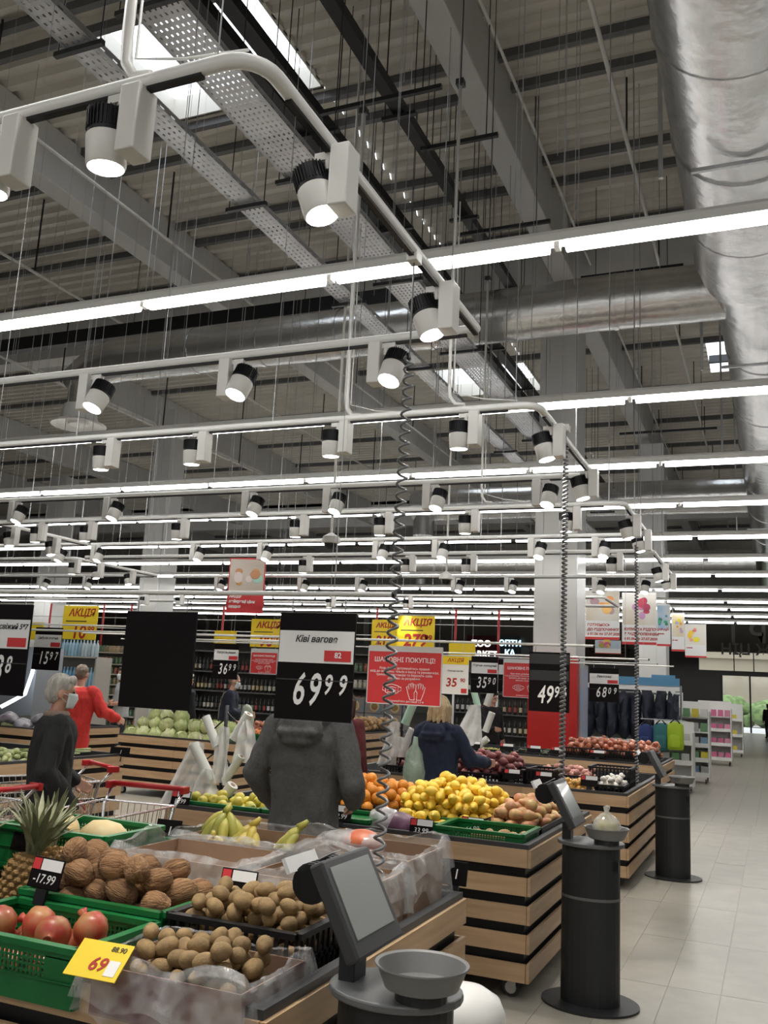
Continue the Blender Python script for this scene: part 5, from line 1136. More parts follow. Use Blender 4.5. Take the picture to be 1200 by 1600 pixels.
# ================================================================ TROLLEYS
def trolley(label, x, y, rz):
    t = thing('shopping_trolley', label, 'trolley', (x, y, 0), rz)   # faces +Y, handle at -Y
    w0, w1, L0, L1, z0, z1 = 0.40, 0.50, 0.62, 0.80, 0.45, 0.90
    bk = MB()
    def cn(z):
        f = (z - z0) / (z1 - z0); w = (w0 + (w1 - w0) * f) / 2; yb = -0.30 - 0.06 * f; yf = 0.32 + 0.14 * f
        return [(-w, yb, z), (w, yb, z), (w * 0.82, yf, z), (-w * 0.82, yf, z)]
    for z, r in ((z0, 0.005), (z0 + 0.11, 0.003), (z0 + 0.22, 0.003), (z0 + 0.33, 0.003), (z1, 0.007)):
        q = cn(z); bk.tube(q + [q[0]], r, 6)
    lo, hi = cn(z0), cn(z1)
    for s in range(4):
        a0, b0, a1, b1 = Vector(lo[s]), Vector(lo[(s + 1) % 4]), Vector(hi[s]), Vector(hi[(s + 1) % 4]); n = 11 if s % 2 == 0 else 18
        for k in range(n + 1): f = k / n; bk.tube([a0.lerp(b0, f), a1.lerp(b1, f)], 0.0024, 5)
    for k in range(14): f = k / 13; bk.tube([Vector(lo[0]).lerp(Vector(lo[3]), f), Vector(lo[1]).lerp(Vector(lo[2]), f)], 0.0024, 5)
    part('wire_basket', bk, CHROME, t)['label'] = 'chrome wire basket'
    part('handle', MB().tube([(-0.26, -0.47, 0.99), (0.26, -0.47, 0.99)], 0.017, 12), REDP, t, True)
    for sx in (-1, 1): part('handle_mount', MB().box((sx * 0.26, -0.45, 0.985), (0.03, 0.09, 0.045)), REDP, t, bevel=0.006)
    part('child_seat', MB().bx(-0.15, 0.15, -0.31, -0.295, 0.55, 0.74), REDP, t)
    fr = MB()
    for s in (-1, 1): fr.tube([(s * 0.25, -0.45, 0.97), (s * 0.24, -0.36, 0.88), (s * 0.2, -0.30, 0.45), (s * 0.22, -0.36, 0.16), (s * 0.19, 0.38, 0.15)], 0.011, 8)
    fr.tube([(-0.22, -0.36, 0.16), (0.22, -0.36, 0.16)], 0.009, 8); fr.tube([(-0.19, 0.38, 0.15), (0.19, 0.38, 0.15)], 0.009, 8); fr.tube([(-0.2, -0.30, 0.45), (-0.19, 0.3, 0.44)], 0.008, 6); fr.tube([(0.2, -0.30, 0.45), (0.19, 0.3, 0.44)], 0.008, 6)
    part('frame', fr, CHROME, t, True)
    for sx in (-1, 1):
        for yy in (-0.35, 0.37):
            w = part('wheel', MB().tube([(sx * 0.2 - 0.012, yy, 0.055), (sx * 0.2 + 0.012, yy, 0.055)], 0.055, 14), RUBBER, t, True, sharp=0.6); part('fork', MB().bx(sx * 0.2 - 0.018, sx * 0.2 + 0.018, yy - 0.01, yy + 0.01, 0.06, 0.16), CHROME, w)
    return t
a = PY(235, 1237, 4.75)
trolley('empty shopping trolley with red handle between the two nearest tables', -3.60, 4.47, math.pi + 0.12)
trolley('shopping trolley pushed by the grey haired shopper', -4.93, 5.34, 2.63)
trolley('shopping trolley behind the grey haired shopper', -4.56, 4.18, HX)

# ================================================================ SHELVES AND GOODS FAR BACK
SHM = mat('shelf_cream', (0.50, 0.47, 0.42), 0.5); SHD = mat('shelf_dark', (0.10, 0.10, 0.10), 0.5)
def gondola(label, x0, x1, y, h, levels, m, depth=0.5, back=True):
    t = thing('shelf_unit', label, 'shelf', ((x0 + x1) / 2, y, 0)); w = (x1 - x0) / 2
    for s in (-1, 1): part('side_panel', MB().bx(s * w - 0.02, s * w + 0.02, 0, depth, 0, h), m, t)
    if back: part('back_panel', MB().bx(-w, w, depth - 0.02, depth, 0, h), m, t)
    zs = [0.12 + k * (h - 0.15) / levels for k in range(levels)] + [h]
    for z in zs: part('shelf_board', MB().bx(-w, w, 0, depth, z - 0.03, z), m, t)
    return zs
def labelled(mb, name, m, lab, n=10, ring=2):
    me = mb.mesh(name, m, True); me.materials.append(lab)
    for k in range(n): me.polygons[ring * n + k].material_index = 1
    return me
def bottle2(h, r): return MB().lathe([(r * 0.9, 0), (r, 0.01), (r * 1.01, h * 0.18), (r * 1.01, h * 0.5), (r, h * 0.62), (r * 0.85, h * 0.72), (r * 0.36, h * 0.86), (r * 0.34, h * 0.98), (r * 0.2, h)], 10)
def bottle(h, r): return MB().lathe([(r * 0.9, 0), (r, 0.01), (r, h * 0.62), (r * 0.85, h * 0.72), (r * 0.36, h * 0.86), (r * 0.34, h * 0.98), (r * 0.2, h)], 10)
WATER = [mat('water_blue_%d' % k, c, 0.2, obj_random=0.2) for k, c in enumerate(((0.16, 0.36, 0.55), (0.30, 0.48, 0.60), (0.45, 0.55, 0.60)))]
WBM = [bottle(0.33, 0.045).mesh('water_bottle', m, True) for m in WATER]
zs = gondola('cream shelf unit stacked with blue water bottles', -15.4, -13.55, 16.0, 2.0, 3, SHM)
for li, z in enumerate(zs):
    for k in range(19):
        for d in range(2 if li < 3 else 1):
            o = link('water_bottle', WBM[(li + k // 7) % 3], None, (-15.32 + 0.094 * k, 16.08 + 0.12 * d, z)); s = 1.25 if li < 3 else 1.1; o.scale = (1, 1, s)
            tag(o, 'blue water bottle standing on the cream shelf unit', 'bottle', 'water bottles')
jarm = [mat('jar_%d' % k, c, 0.3, obj_random=0.3) for k, c in enumerate(((0.30, 0.24, 0.16), (0.16, 0.12, 0.08), (0.45, 0.42, 0.36), (0.30, 0.10, 0.07), (0.10, 0.16, 0.10)))]
JM = [MB().lathe([(0.045, 0), (0.05, 0.01), (0.05, 0.12), (0.04, 0.14), (0.045, 0.145), (0.045, 0.17), (0.01, 0.172)], 10).mesh('jar', m, True) for m in jarm]
LBL = [mat('label_%d' % k, c, 0.5, obj_random=0.3) for k, c in enumerate(((0.55, 0.52, 0.46), (0.5, 0.42, 0.25), (0.45, 0.45, 0.45), (0.3, 0.06, 0.05), (0.05, 0.05, 0.05)))]
BM2 = [labelled(bottle2(0.30, 0.034), 'bottle', dm, lm) for dm, lm in zip([mat('glass_%d' % k, c, 0.15) for k, c in enumerate(((0.012, 0.015, 0.01), (0.02, 0.012, 0.006), (0.006, 0.006, 0.008), (0.03, 0.006, 0.008), (0.01, 0.02, 0.012)))], LBL)]
def stock(zs, x0, x1, y, meshes, step, lab, grp, name, cat, scale=1.0, fill=1.0):
    for li, z in enumerate(zs):
        k = 0; x = x0 + 0.08
        while x < x1 - 0.06:
            if random.random() < fill:
                o = link(name, meshes[int(noise.noise((x * 1.7, z * 5, y)) * 7 + 20) % len(meshes)], None, (x, y + 0.08, z)); o.scale = (scale,) * 3
                tag(o, lab, cat, grp)
            x += step
zs = gondola('cream shelf unit of small jars beside the water bottles', -16.3, -14.7, 19.0, 2.2, 8, SHM); stock(zs, -16.3, -14.7, 19, JM, 0.12, 'small jar on the shelf beside the water bottles', 'jars beside the water', 'jar', 'jar', 0.95)
zs = gondola('dark shelf unit of bottles behind the shopper in navy', -12.4, -9.75, 17.9, 2.3, 5, SHD)[:-1]; stock(zs, -12.4, -9.75, 17.9, BM2, 0.105, 'dark bottle on the shelf behind the shopper in navy', 'bottles behind the navy jacket', 'bottle', 'bottle')
zs = gondola('dark shelf unit of pale jars behind the kiwi sign', -9.6, -7.9, 19.6, 2.4, 6, SHD)[:-1]; stock(zs, -9.6, -7.9, 19.6, JM, 0.125, 'jar on the dark shelf behind the kiwi sign', 'jars behind the kiwi sign', 'jar', 'jar', 1.1)
zs = gondola('dark wine shelf beyond the blond shopper', -8.4, -5.2, 23.0, 2.2, 4, SHD)[:-1]; stock(zs, -8.4, -5.2, 23.0, BM2, 0.14, 'dark wine bottle beyond the blond shopper', 'wine bottles', 'wine_bottle', 'bottle', 1.2)
# stacked printed trays with bowls
for i in range(4):
    for j in range(3):
        t = thing('printed_carton', 'printed food carton showing a round bowl, in the stack behind the bag rolls', 'box', (-8.7 + 0.46 * i, 19.0 - 1.0, 0.5 + 0.31 * j), 0, 'printed cartons with bowls')
        part('carton', MB().bx(-0.22, 0.22, 0, 0.35, 0, 0.30), mat('carton_print', (0.22, 0.16, 0.12), 0.5, col2=(0.10, 0.16, 0.20), vscale=6, obj_random=0.2), t)
        part('bowl_print', MB().lathe([(0.11, 0), (0.10, 0.004), (0.01, 0.005)], 20, (0, -0.002, 0.14), 1, 1, Matrix.Rotation(HX, 3, 'X')), mat('bowl_cream', (0.5, 0.38, 0.24), 0.5), t)
        part('food_print', MB().lathe([(0.075, 0), (0.07, 0.004), (0.01, 0.005)], 16, (0, -0.006, 0.14), 1, 1, Matrix.Rotation(HX, 3, 'X')), mat('food_brown', (0.32, 0.10, 0.04), 0.5, col2=(0.2, 0.25, 0.06), vscale=20, obj_random=0.3), t)
t = thing('pallet_stand', 'low dark plinth under the printed cartons', 'plinth', (-7.95, 18.2, 0)); part('plinth_body', MB().bx(-1.0, 1.0, -0.2, 0.25, 0.08, 0.495), SHD, t); part('kick', MB().bx(-0.9, 0.9, -0.15, 0.2, 0, 0.08), BLACKP, t)
# open fridge at far left with glowing edge
t = thing('open_fridge', 'open fridge cabinet with a curved glowing white edge', 'fridge', (-13.6, 13.6, 0), 0.0)
part('cabinet', MB().bx(-3, 0.4, 0.3, 1.0, 0, 2.1), mat('fridge_grey', (0.25, 0.27, 0.30), 0.4), t); part('well', MB().bx(-3, 0.4, -0.3, 0.3, 0, 0.8), SHD, t)
part('edge_light', MB().tube([(0.42, 0.25, 2.15), (0.40, 0.2, 1.6), (0.38, 0.1, 1.2), (0.30, -0.15, 1.05), (0.22, -0.3, 0.95)], 0.035, 10), mat('edge_glow', (0.85, 0.93, 1.0), 0.3, emit=3.0), t, True)
# dark quilted coats rack with blue header
t = thing('clothes_rack', 'long rack rail with blue header strip near the pillar', 'rack', (-2.78, 19.72, 0))
part('header', MB().bx(-0.55, 1.0, -0.02, 0.02, 1.98, 2.14), mat('header_blue', (0.10, 0.30, 0.52), 0.4), t); part('header_card', MB().bx(-0.95, 1.0, 0.0, 0.03, 1.88, 1.98), PAPER, t)
part('rail', MB().tube([(-1.0, 0.3, 1.82), (1.0, 0.3, 1.82)], 0.02, 8), STEEL, t); part('shelf_board', MB().bx(-1.1, 1.0, -0.05, 0.5, 0.80, 0.86), WHITE, t)
for x in (-1.0, 1.0): part('post', MB().tube([(x, 0.3, 0), (x, 0.3, 2.0)], 0.02, 8), STEEL, t)
COATM = mat('navy_quilt', (0.012, 0.016, 0.032), 0.6, var=0.3, vscale=5)
for k in range(8):
    mb = MB(); pts = [(0.0, 1.78), (0.10, 1.74), (0.13, 1.5), (0.12, 1.2), (0.13, 0.95), (0.1, 0.9)]
    c = organic(MB().lathe([(0.03, 0.92), (0.14, 0.93), (0.135, 1.1), (0.15, 1.2), (0.135, 1.3), (0.15, 1.42), (0.13, 1.55), (0.14, 1.66), (0.09, 1.76), (0.02, 1.8)], 18, (0, 0, 0), 0.85, 1.3), 0.28, 5, k)
    t = thing('quilted_coat', 'dark navy quilted coat hanging on the rack near the pillar', 'coat', (-3.62 + 0.24 * k, 19.9, 0), 0, 'navy coats on the rack'); part('coat_body', c, COATM, t, True)
    part('hanger', MB().tube([(0, 0, 1.78), (0, 0.08, 1.84), (0, 0.15, 1.82)], 0.008, 6), CHROME, t)
# white stepped stands on the right with goods
def stand(label, x, y, w, h, n):
    t = thing('goods_stand', label, 'stand', (x, y, 0)); 
    for k in range(n): 
        z = 0.14 + k * h / n; part('shelf_board', MB().bx(-w / 2, w / 2, -0.35 + 0.05 * k, 0.35, z, z + 0.03), WHITE, t); part('front_lip', MB().bx(-w / 2, w / 2, -0.37 + 0.05 * k, -0.35 + 0.05 * k, z, z + 0.09), WHITE, t)
    part('back_panel', MB().bx(-w / 2, w / 2, 0.33, 0.35, 0.1, h + 0.2), WHITE, t)
    for s in (-1, 1): part('side_panel', MB().bx(s * w / 2 - 0.015, s * w / 2 + 0.015, -0.2, 0.35, 0.1, h), WHITE, t)
    for sx in (-1, 1):
        for sy in (-0.28, 0.28): part('caster', MB().tube([(sx * (w / 2 - 0.06) - 0.012, sy, 0.045), (sx * (w / 2 - 0.06) + 0.012, sy, 0.045)], 0.045, 10), RUBBER, t)
    return [0.17 + k * h / n for k in range(n)]
GC = [mat('goods_%d' % k, c, 0.45, obj_random=0.25) for k, c in enumerate(((0.55, 0.12, 0.25), (0.6, 0.5, 0.05), (0.5, 0.5, 0.48), (0.12, 0.25, 0.12), (0.6, 0.22, 0.32), (0.2, 0.35, 0.5)))]
GB = [MB().box((0, 0, 0.09), (0.15, 0.16, 0.18), taper=0.9).mesh('packed_toy', m) for m in GC]
def load(label, grp, zs, x, y, w, sel, step=0.18):
    for z in zs:
        for k in range(int(w / step)): o = link('packed_toy', GB[sel[(k + int(z * 7)) % len(sel)]], None, (x - w / 2 + step * (k + 0.5), y - 0.15, z + 0.001)); tag(o, label, 'boxed goods', grp)
zs = stand('white stepped stand under the hanging rucksacks', -1.85, 18.9, 0.75, 1.1, 3); part('hanging_rail', MB().tube([(0.1, 0.34, 1.28), (0.1, -0.72, 1.33)], 0.012, 6).tube([(-0.5, -0.72, 1.33), (0.3, -0.72, 1.33)], 0.012, 6), STEEL, bpy.data.objects['goods_stand']); load('pale boxed goods on the stepped stand', 'goods by the rucksacks', zs[1:], -1.85, 18.9, 0.75, (2, 2, 3))
zs = stand('white stand of mixed toys behind the stepped stand', -1.78, 21.4, 0.9, 1.5, 5); load('mixed toy package on the white stand', 'mixed toys', zs, -1.78, 21.4, 0.9, (2, 3, 1, 2, 5))
zs = stand('white stand of pink packages nearest the entrance', -1.6, 28.0, 0.9, 1.55, 4); load('pink toy package on the stand by the entrance', 'pink packages', zs, -1.6, 28.0, 0.9, (0, 4, 0))
zs = stand('white stand of yellow packages by the entrance', -1.35, 33.0, 0.7, 1.5, 3); load('yellow package on the far stand', 'yellow packages', zs, -1.35, 33.0, 0.7, (1, 1, 4))
zs = stand('white stand of clear boxes below the 34 price card', -2.5, 23.2, 0.9, 1.7, 5); load('small clear box below the 34 price card', 'clear boxes', zs, -2.5, 23.2, 0.9, (2, 3, 2, 1))
t = thing('price_card', 'white price card reading 34 with a blue header', 'sign', (-2.5, 23.50, 1.88)); part('card', MB().bx(-0.28, 0.28, -0.01, 0.01, 0, 0.3), PAPER, t); part('blue_header', MB().bx(-0.28, 0.28, -0.012, 0.0, 0.3, 0.42), MATS['header_blue'], t); text(t, '34', (-0.04, -0.013, 0.14), 0.2, INKR, bold=0.006); text(t, '90', (0.16, -0.013, 0.19), 0.1, INKR, bold=0.003); part('rail_stem', MB().tube([(0, 0.02, -0.1), (0, 0.02, 0.05)], 0.01, 6), STEEL, t)
def rucksack(label, x, y, z, m):
    t = thing('rucksack', label, 'rucksack', (x, y, z))
    rb = lambda c, d, sd: organic(MB().lathe([(0.02, -1), (0.75, -0.98), (0.98, -0.85), (1.0, -0.3), (0.97, 0.3), (0.85, 0.75), (0.55, 0.97), (0.02, 1.0)], 20), 0.12, 2.2, sd)
    def put(nm, c, d, sd):
        mb = rb(c, d, sd); mb.v = [(c[0] + d[0] * max(-0.85, min(0.85, v[0])), c[1] + d[1] * max(-0.8, min(0.8, v[1])), c[2] + d[2] * v[2]) for v in mb.v]; part(nm, mb, m, t, True)
    put('bag_body', (0, 0, 0), (0.17, 0.13, 0.25), x); put('front_pocket', (0, -0.10, -0.09), (0.12, 0.06, 0.12), x + 3)
    part('strap', MB().tube([(-0.07, 0.08, 0.1), (-0.08, -0.06, 0.24), (0.0, 0.0, 0.32), (0.08, -0.06, 0.24), (0.07, 0.08, 0.1)], 0.014, 6), BLACKP, t)
rucksack('teal rucksack hanging over the stepped stand', -1.98, 18.2, 1.02, mat('teal_cloth', (0.03, 0.16, 0.17), 0.7))
rucksack('lime green rucksack hanging over the stepped stand', -1.72, 18.15, 1.05, mat('lime_cloth', (0.38, 0.55, 0.02), 0.6))
rucksack('dark blue rucksack hanging over the stepped stand', -2.26, 18.25, 0.98, mat('blue_cloth', (0.02, 0.04, 0.16), 0.7))
rucksack('sage green rucksack by the red pillar panel', -3.78, 19.74, 1.11, mat('sage_cloth', (0.17, 0.23, 0.11), 0.7))
# shop fronts behind, glowing signs
def shopsign(label, px, py, y, w, h, m, s, tm, size, emit=None, mirror=False):
    p = PY(px, py, y); t = thing('shop_sign', label, 'sign', p); part('panel', MB().bx(-w / 2, w / 2, -0.05, 0.41, -h / 2, h / 2), m, t)
    for k, q in enumerate(s.split('|')): text(t, q, (0, -0.06, h * (0.18 - 0.42 * k)), size, tm, bold=0.02, mirror=mirror)
LITW = mat('lit_white', (1, 0.98, 0.95), 0.4, emit=1.4); LITB = mat('lit_blue', (0.55, 0.85, 1.0), 0.4, emit=1.6)
shopsign('dark red shop sign with glowing white letters left of the pillar', 752, 1013, 61.6, 2.1, 1.75, mat('maroon_board', (0.16, 0.02, 0.03), 0.5), 'ZOO|MARKET', LITW, 0.62)
shopsign('shop sign with glowing pale blue letters beside the pillar', 797, 1012, 61.6, 1.35, 1.55, mat('slate_board', (0.12, 0.16, 0.18), 0.5), 'ОПТИ|КА', LITB, 0.55)
shopsign('brown shop sign behind the hanging posters', 948, 1020, 61.6, 2.7, 1.25, mat('brown_board', (0.10, 0.055, 0.025), 0.5), 'CREME', mat('dark_letters', (0.03, 0.015, 0.01), 0.5), 0.75)
# red guide poles along the aisles far back
for px in (80, 163, 206, 350, 590, 713, 780):
    p = PY(px, 950, 22); t = thing('aisle_pole', 'red and white pole rising over the far shelves', 'pole', (p.x, 22, 2.2), 0, 'red poles over the far shelves')
    part('pole_tube', MB().tube([(0, 0, 0), (0, 0, 1.5)], 0.03, 8), mat('pole_red', (0.45, 0.03, 0.03), 0.4), t, True); part('pole_stem', MB().tube([(0, 0, -2.2), (0, 0, 0)], 0.03, 8), WHITE, t, True)
rod('far white hanging rail before the far wall', -26, -5.4, 24.0, 3.45)
rod('far white hanging rail over the bottle shelves', -24, -9.0, 20.5, 2.9)
# ================================================================ PEOPLE
class Blob:
    def __init__(s): s.mb = MB()
    def cap(s, p0, p1, r0, r1, n=14, fx=1.0):
        p0, p1 = Vector(p0), Vector(p1); d = (p1 - p0); L = d.length; d = d / L if L > 1e-6 else Vector((0, 0, 1))
        path, rs = [], []
        for k in range(4): a = HX * k / 4; path.append(p0 - d * r0 * math.cos(a)); rs.append(max(0.001, r0 * math.sin(a)))
        for k in range(7): f = k / 6; path.append(p0.lerp(p1, f)); rs.append(r0 + (r1 - r0) * f)
        for k in range(1, 5): a = HX * k / 4; path.append(p1 + d * r1 * math.sin(a)); rs.append(max(0.001, r1 * math.cos(a)))
        s.mb.tube(path, rs, n, flat=fx); return s
    def ell(s, c, r, rot=None): s.mb.sph(c, r, 18, 12, rot); return s
    def loft(s, rings, n=24):
        vs_ = []
        for (z, cx_, cy_, rx, ry) in rings:
            for k in range(n): a = 2 * math.pi * k / n; vs_.append((cx_ + rx * math.cos(a), cy_ + ry * math.sin(a), z))
        L = len(rings); s.mb.add(vs_, [(i * n + k, i * n + (k + 1) % n, (i + 1) * n + (k + 1) % n, (i + 1) * n + k) for i in range(L - 1) for k in range(n)] + [tuple(range(n - 1, -1, -1)), tuple((L - 1) * n + k for k in range(n))]); return s
    def build(s, name, m, parent, voxel=0.010, smooth=2, wr=0.0, wsc=9.0, stretch=(1, 1, 0.6)):
        me = s.mb.mesh(name, m); o = bpy.data.objects.new(name, me)
        r = o.modifiers.new('r', 'REMESH'); r.mode = 'VOXEL'; r.voxel_size = voxel; r.use_smooth_shade = True
        q = o.modifiers.new('s', 'SMOOTH'); q.iterations = smooth; q.factor = 0.5
        me2 = evaluated_mesh(o); me2.name = name
        bpy.data.objects.remove(o); bpy.data.meshes.remove(me)
        if wr:
            nr = [v.normal.copy() for v in me2.vertices]
            for v, n_ in zip(me2.vertices, nr):
                c = Vector((v.co.x * stretch[0], v.co.y * stretch[1], v.co.z * stretch[2])) * wsc
                v.co += n_ * wr * (abs(noise.noise(c)) * 2 - 0.5 + 0.5 * noise.noise(c * 2.3))
        me2.materials.clear(); me2.materials.append(m)
        me2.polygons.foreach_set('use_smooth', [True] * len(me2.polygons)); me2.update()
        return link(name, me2, parent)
def hand(bl, wrist, d, nrm, curl, s=1.0, side=1):
    d = Vector(d).normalized(); nrm = Vector(nrm); nrm = (nrm - d * nrm.dot(d)).normalized(); lat = d.cross(nrm) * side
    w = Vector(wrist); palm = w + d * 0.085 * s
    for k in range(4):
        b = w + d * 0.03 * s + lat * (k - 1.5) * 0.016 * s; e = w + d * 0.09 * s + lat * (k - 1.5) * 0.020 * s
        bl.cap(b, e, 0.015 * s, 0.012 * s, 8)
        L = (0.066, 0.076, 0.070, 0.055)[k] * s; p = e; a = 0.25 * curl
        for q, f in enumerate((0.45, 0.32, 0.26)):
            dd = d * math.cos(a) + nrm * math.sin(a); p2 = p + dd * L * f; bl.cap(p, p2, 0.0095 * s, 0.0085 * s, 8); p = p2; a += 0.55 * curl
    b = w + d * 0.03 * s - lat * 0.022 * s; m1 = b + (d * 0.6 - lat * 0.7 + nrm * 0.3) * 0.04 * s; m2 = m1 + (d * 0.9 + nrm * 0.5 * curl) * 0.035 * s
    bl.cap(b, m1, 0.014 * s, 0.011 * s, 8); bl.cap(m1, m2, 0.011 * s, 0.009 * s, 8)
HAIRM = {k: mat('hair_' + k, c, 0.6, var=0.25, vscale=30, aniso=(1, 1, 0.25), bump=0.8, bscale=80) for k, c in (('grey', (0.55, 0.52, 0.47)), ('blond', (0.62, 0.48, 0.28)), ('dark', (0.02, 0.015, 0.012)), ('shortgrey', (0.18, 0.14, 0.11)), ('brown', (0.07, 0.04, 0.025)))}
MASKM = mat('face_mask', (0.62, 0.68, 0.70), 0.7)
EYEM = mat('eye', (0.03, 0.025, 0.02), 0.2)
def person(label, x, y, rz, h=1.74, arms=None, top=None, legs=None, hair='dark', hairstyle='short', mask=False, hood=False, lean=0.0, head_turn=0.0, voxel=0.010, topname='jacket', hem=0.84, bulk=1.0, collar=None, coat_flare=1.0, bare_arms=False, pants_m=None, headdown=0.0):
    s = h / 1.74
    t = thing('person', label, 'person', (x, y, 0), rz); t.scale = (s, s, s)
    lx = lambda z: lean * max(0, z - 0.9)          # forward lean (towards +Y)
    body = Blob()
    body.loft([(0.86, 0, 0, 0.15, 0.10), (1.0, 0, lx(1.0), 0.145, 0.10), (1.2, 0, lx(1.2), 0.165, 0.105), (1.36, 0, lx(1.36), 0.175, 0.10), (1.43, 0, lx(1.43), 0.13, 0.08), (1.47, 0, lx(1.47), 0.06, 0.06)])
    hy = lx(1.62) + 0.02
    body.cap((0, lx(1.42), 1.42), (0, hy, 1.56), 0.056, 0.052)
    Rh = Matrix.Rotation(head_turn, 3, 'Z') @ Matrix.Rotation(-headdown, 3, 'X'); hc = Vector((0, hy, 1.625))
    H = lambda v: hc + Rh @ Vector(v)
    body.ell(H((0, -0.008, 0.02)), (0.074, 0.093, 0.098), Rh); body.ell(H((0, 0.022, -0.05)), (0.056, 0.062, 0.062), Rh); body.cap(H((0, 0.05, -0.09)), H((0, 0.06, -0.085)), 0.026, 0.022)
    body.cap(H((0, 0.083, 0.015)), H((0, 0.105, -0.025)), 0.010, 0.015); body.cap(H((-0.035, 0.078, 0.03)), H((0.035, 0.078, 0.03)), 0.013, 0.013)
    body.cap(H((-0.02, 0.083, -0.06)), H((0.02, 0.083, -0.06)), 0.009, 0.009)
    for sd in (-1, 1): body.ell(H((sd * 0.077, -0.005, -0.012)), (0.010, 0.020, 0.033), Rh)
    A = arms or {}
    top_b = Blob()
    for sd in (-1, 1):
        sh = Vector((sd * 0.185, lx(1.40), 1.405)); el = Vector(A.get(('e', sd), (sd * 0.25, -0.03, 1.12))); wr = Vector(A.get(('w', sd), (sd * 0.24, 0.06, 0.88)))
        body.cap(sh, el, 0.052, 0.042); body.cap(el, wr, 0.042, 0.028)
        hand(body, wr, wr - el, A.get(('n', sd), (-sd, 0.3, 0)), A.get(('c', sd), 1.0), 1.0, sd)
        if bare_arms: top_b.cap(sh, sh.lerp(el, 0.8), 0.072 * bulk, 0.068 * bulk)
        else: top_b.cap(sh, el, 0.074 * bulk, 0.064 * bulk); top_b.cap(el, el.lerp(wr, 0.96), 0.064 * bulk, 0.050 * bulk)
    Lg = legs or {}
    for sd in (-1, 1):
        hp = Vector((sd * 0.085, 0, 0.90)); kn = Vector(Lg.get(('k', sd), (sd * 0.095, 0.03, 0.50))); an = Vector(Lg.get(('a', sd), (sd * 0.10, -0.02, 0.09)))
        body.cap(hp, kn, 0.078, 0.055); body.cap(kn, an, 0.052, 0.036); body.cap(an + Vector((0, -0.02, -0.045)), an + Vector((sd * 0.015, 0.14, -0.055)), 0.036, 0.03)
    body.build('body', SKIN, t, min(voxel, 0.008))
    tm = top[0]; b = bulk
    top_b.loft([(hem, 0, 0, 0.185 * b * coat_flare, 0.135 * b * coat_flare), (hem + 0.02, 0, 0, 0.19 * b * coat_flare, 0.14 * b * coat_flare), (1.02, 0, lx(1.02), 0.178 * b, 0.132 * b), (1.2, 0, lx(1.2), 0.192 * b, 0.135 * b), (1.34, 0, lx(1.34), 0.205 * b, 0.13 * b), (1.42, 0, lx(1.42), 0.175 * b, 0.11 * b), (1.465, 0, lx(1.465), 0.10, 0.09)])
    if hood:
        top_b.cap((-0.10, lx(1.45) - 0.06, 1.46), (0.10, lx(1.45) - 0.06, 1.46), 0.055, 0.055); top_b.ell((0, lx(1.42) - 0.125, 1.40), (0.14, 0.055, 0.10)); top_b.cap((-0.09, lx(1.4) - 0.165, 1.385), (0.09, lx(1.4) - 0.165, 1.385), 0.028, 0.028); top_b.cap((-0.06, lx(1.4) - 0.16, 1.34), (0.06, lx(1.4) - 0.16, 1.34), 0.025, 0.025); top_b.cap((-0.11, lx(1.45), 1.46), (-0.05, lx(1.45) + 0.07, 1.42), 0.045, 0.03); top_b.cap((0.11, lx(1.45), 1.46), (0.05, lx(1.45) + 0.07, 1.42), 0.045, 0.03)
    top_b.build(topname, tm, t, voxel, wr=0.010 * b, wsc=9.0)
    if collar: part('collar', MB().lathe([(0.085, 0), (0.088, 0.03), (0.075, 0.05), (0.068, 0.048), (0.072, 0.0)], 20, (0, lx(1.46), 1.45), 1, 1.05), collar, t, True)
    pt = Blob()
    pt.loft([(0.80, 0, 0, 0.15, 0.115), (0.9, 0, 0, 0.165, 0.12), (1.0, 0, 0, 0.155, 0.11)])
    for sd in (-1, 1):
        hp = Vector((sd * 0.085, 0, 0.88)); kn = Vector(Lg.get(('k', sd), (sd * 0.095, 0.03, 0.50))); an = Vector(Lg.get(('a', sd), (sd * 0.10, -0.02, 0.09)))
        pt.cap(hp, kn, 0.095, 0.075); pt.cap(kn, an + Vector((0, 0, 0.03)), 0.075, 0.062)
        part('shoe', organic(MB().sph(an + Vector((sd * 0.012, 0.06, -0.045)), (0.05, 0.14, 0.045), 14, 10), 0.05, 12), BLACKP, t, True)
    pt.build('trousers', pants_m or mat('trouser_dark', (0.02, 0.022, 0.03), 0.8), t, max(voxel, 0.011), wr=0.006)
    hm = HAIRM[hair]; hb_ = Blob()
    if hairstyle == 'short': hb_.ell(H((0, -0.022, 0.04)), (0.082, 0.094, 0.098), Rh); hb_.ell(H((0, -0.05, 0.0)), (0.076, 0.066, 0.085), Rh); hb_.cap(H((-0.05, 0.055, 0.10)), H((0.05, 0.055, 0.10)), 0.028, 0.028)
    elif hairstyle == 'crop': hb_.ell(H((0, -0.016, 0.032)), (0.078, 0.092, 0.094), Rh); hb_.ell(H((0, -0.045, 0.0)), (0.074, 0.06, 0.07), Rh)
    else:
        hb_.ell(H((0, -0.02, 0.035)), (0.092, 0.104, 0.104), Rh)
        for k in range(11):
            a = -2.6 + 5.2 * k / 10 - HX; q = (0.086 * math.cos(a), -0.02 + 0.09 * math.sin(a), 0.02); hb_.cap(H(q), H((q[0] * 1.12 + R(-.01, .01), q[1] * 1.08, -0.14 + R(-0.02, 0.02))), 0.032, 0.018, 10)
    hb_.build('hair', hm, t, 0.008, 1, wr=0.006, wsc=28, stretch=(1, 1, 0.35))
    for sd in (-1, 1): part('eye', MB().sph(H((sd * 0.032, 0.079, 0.012)), 0.010, 8, 6), EYEM, t, True)
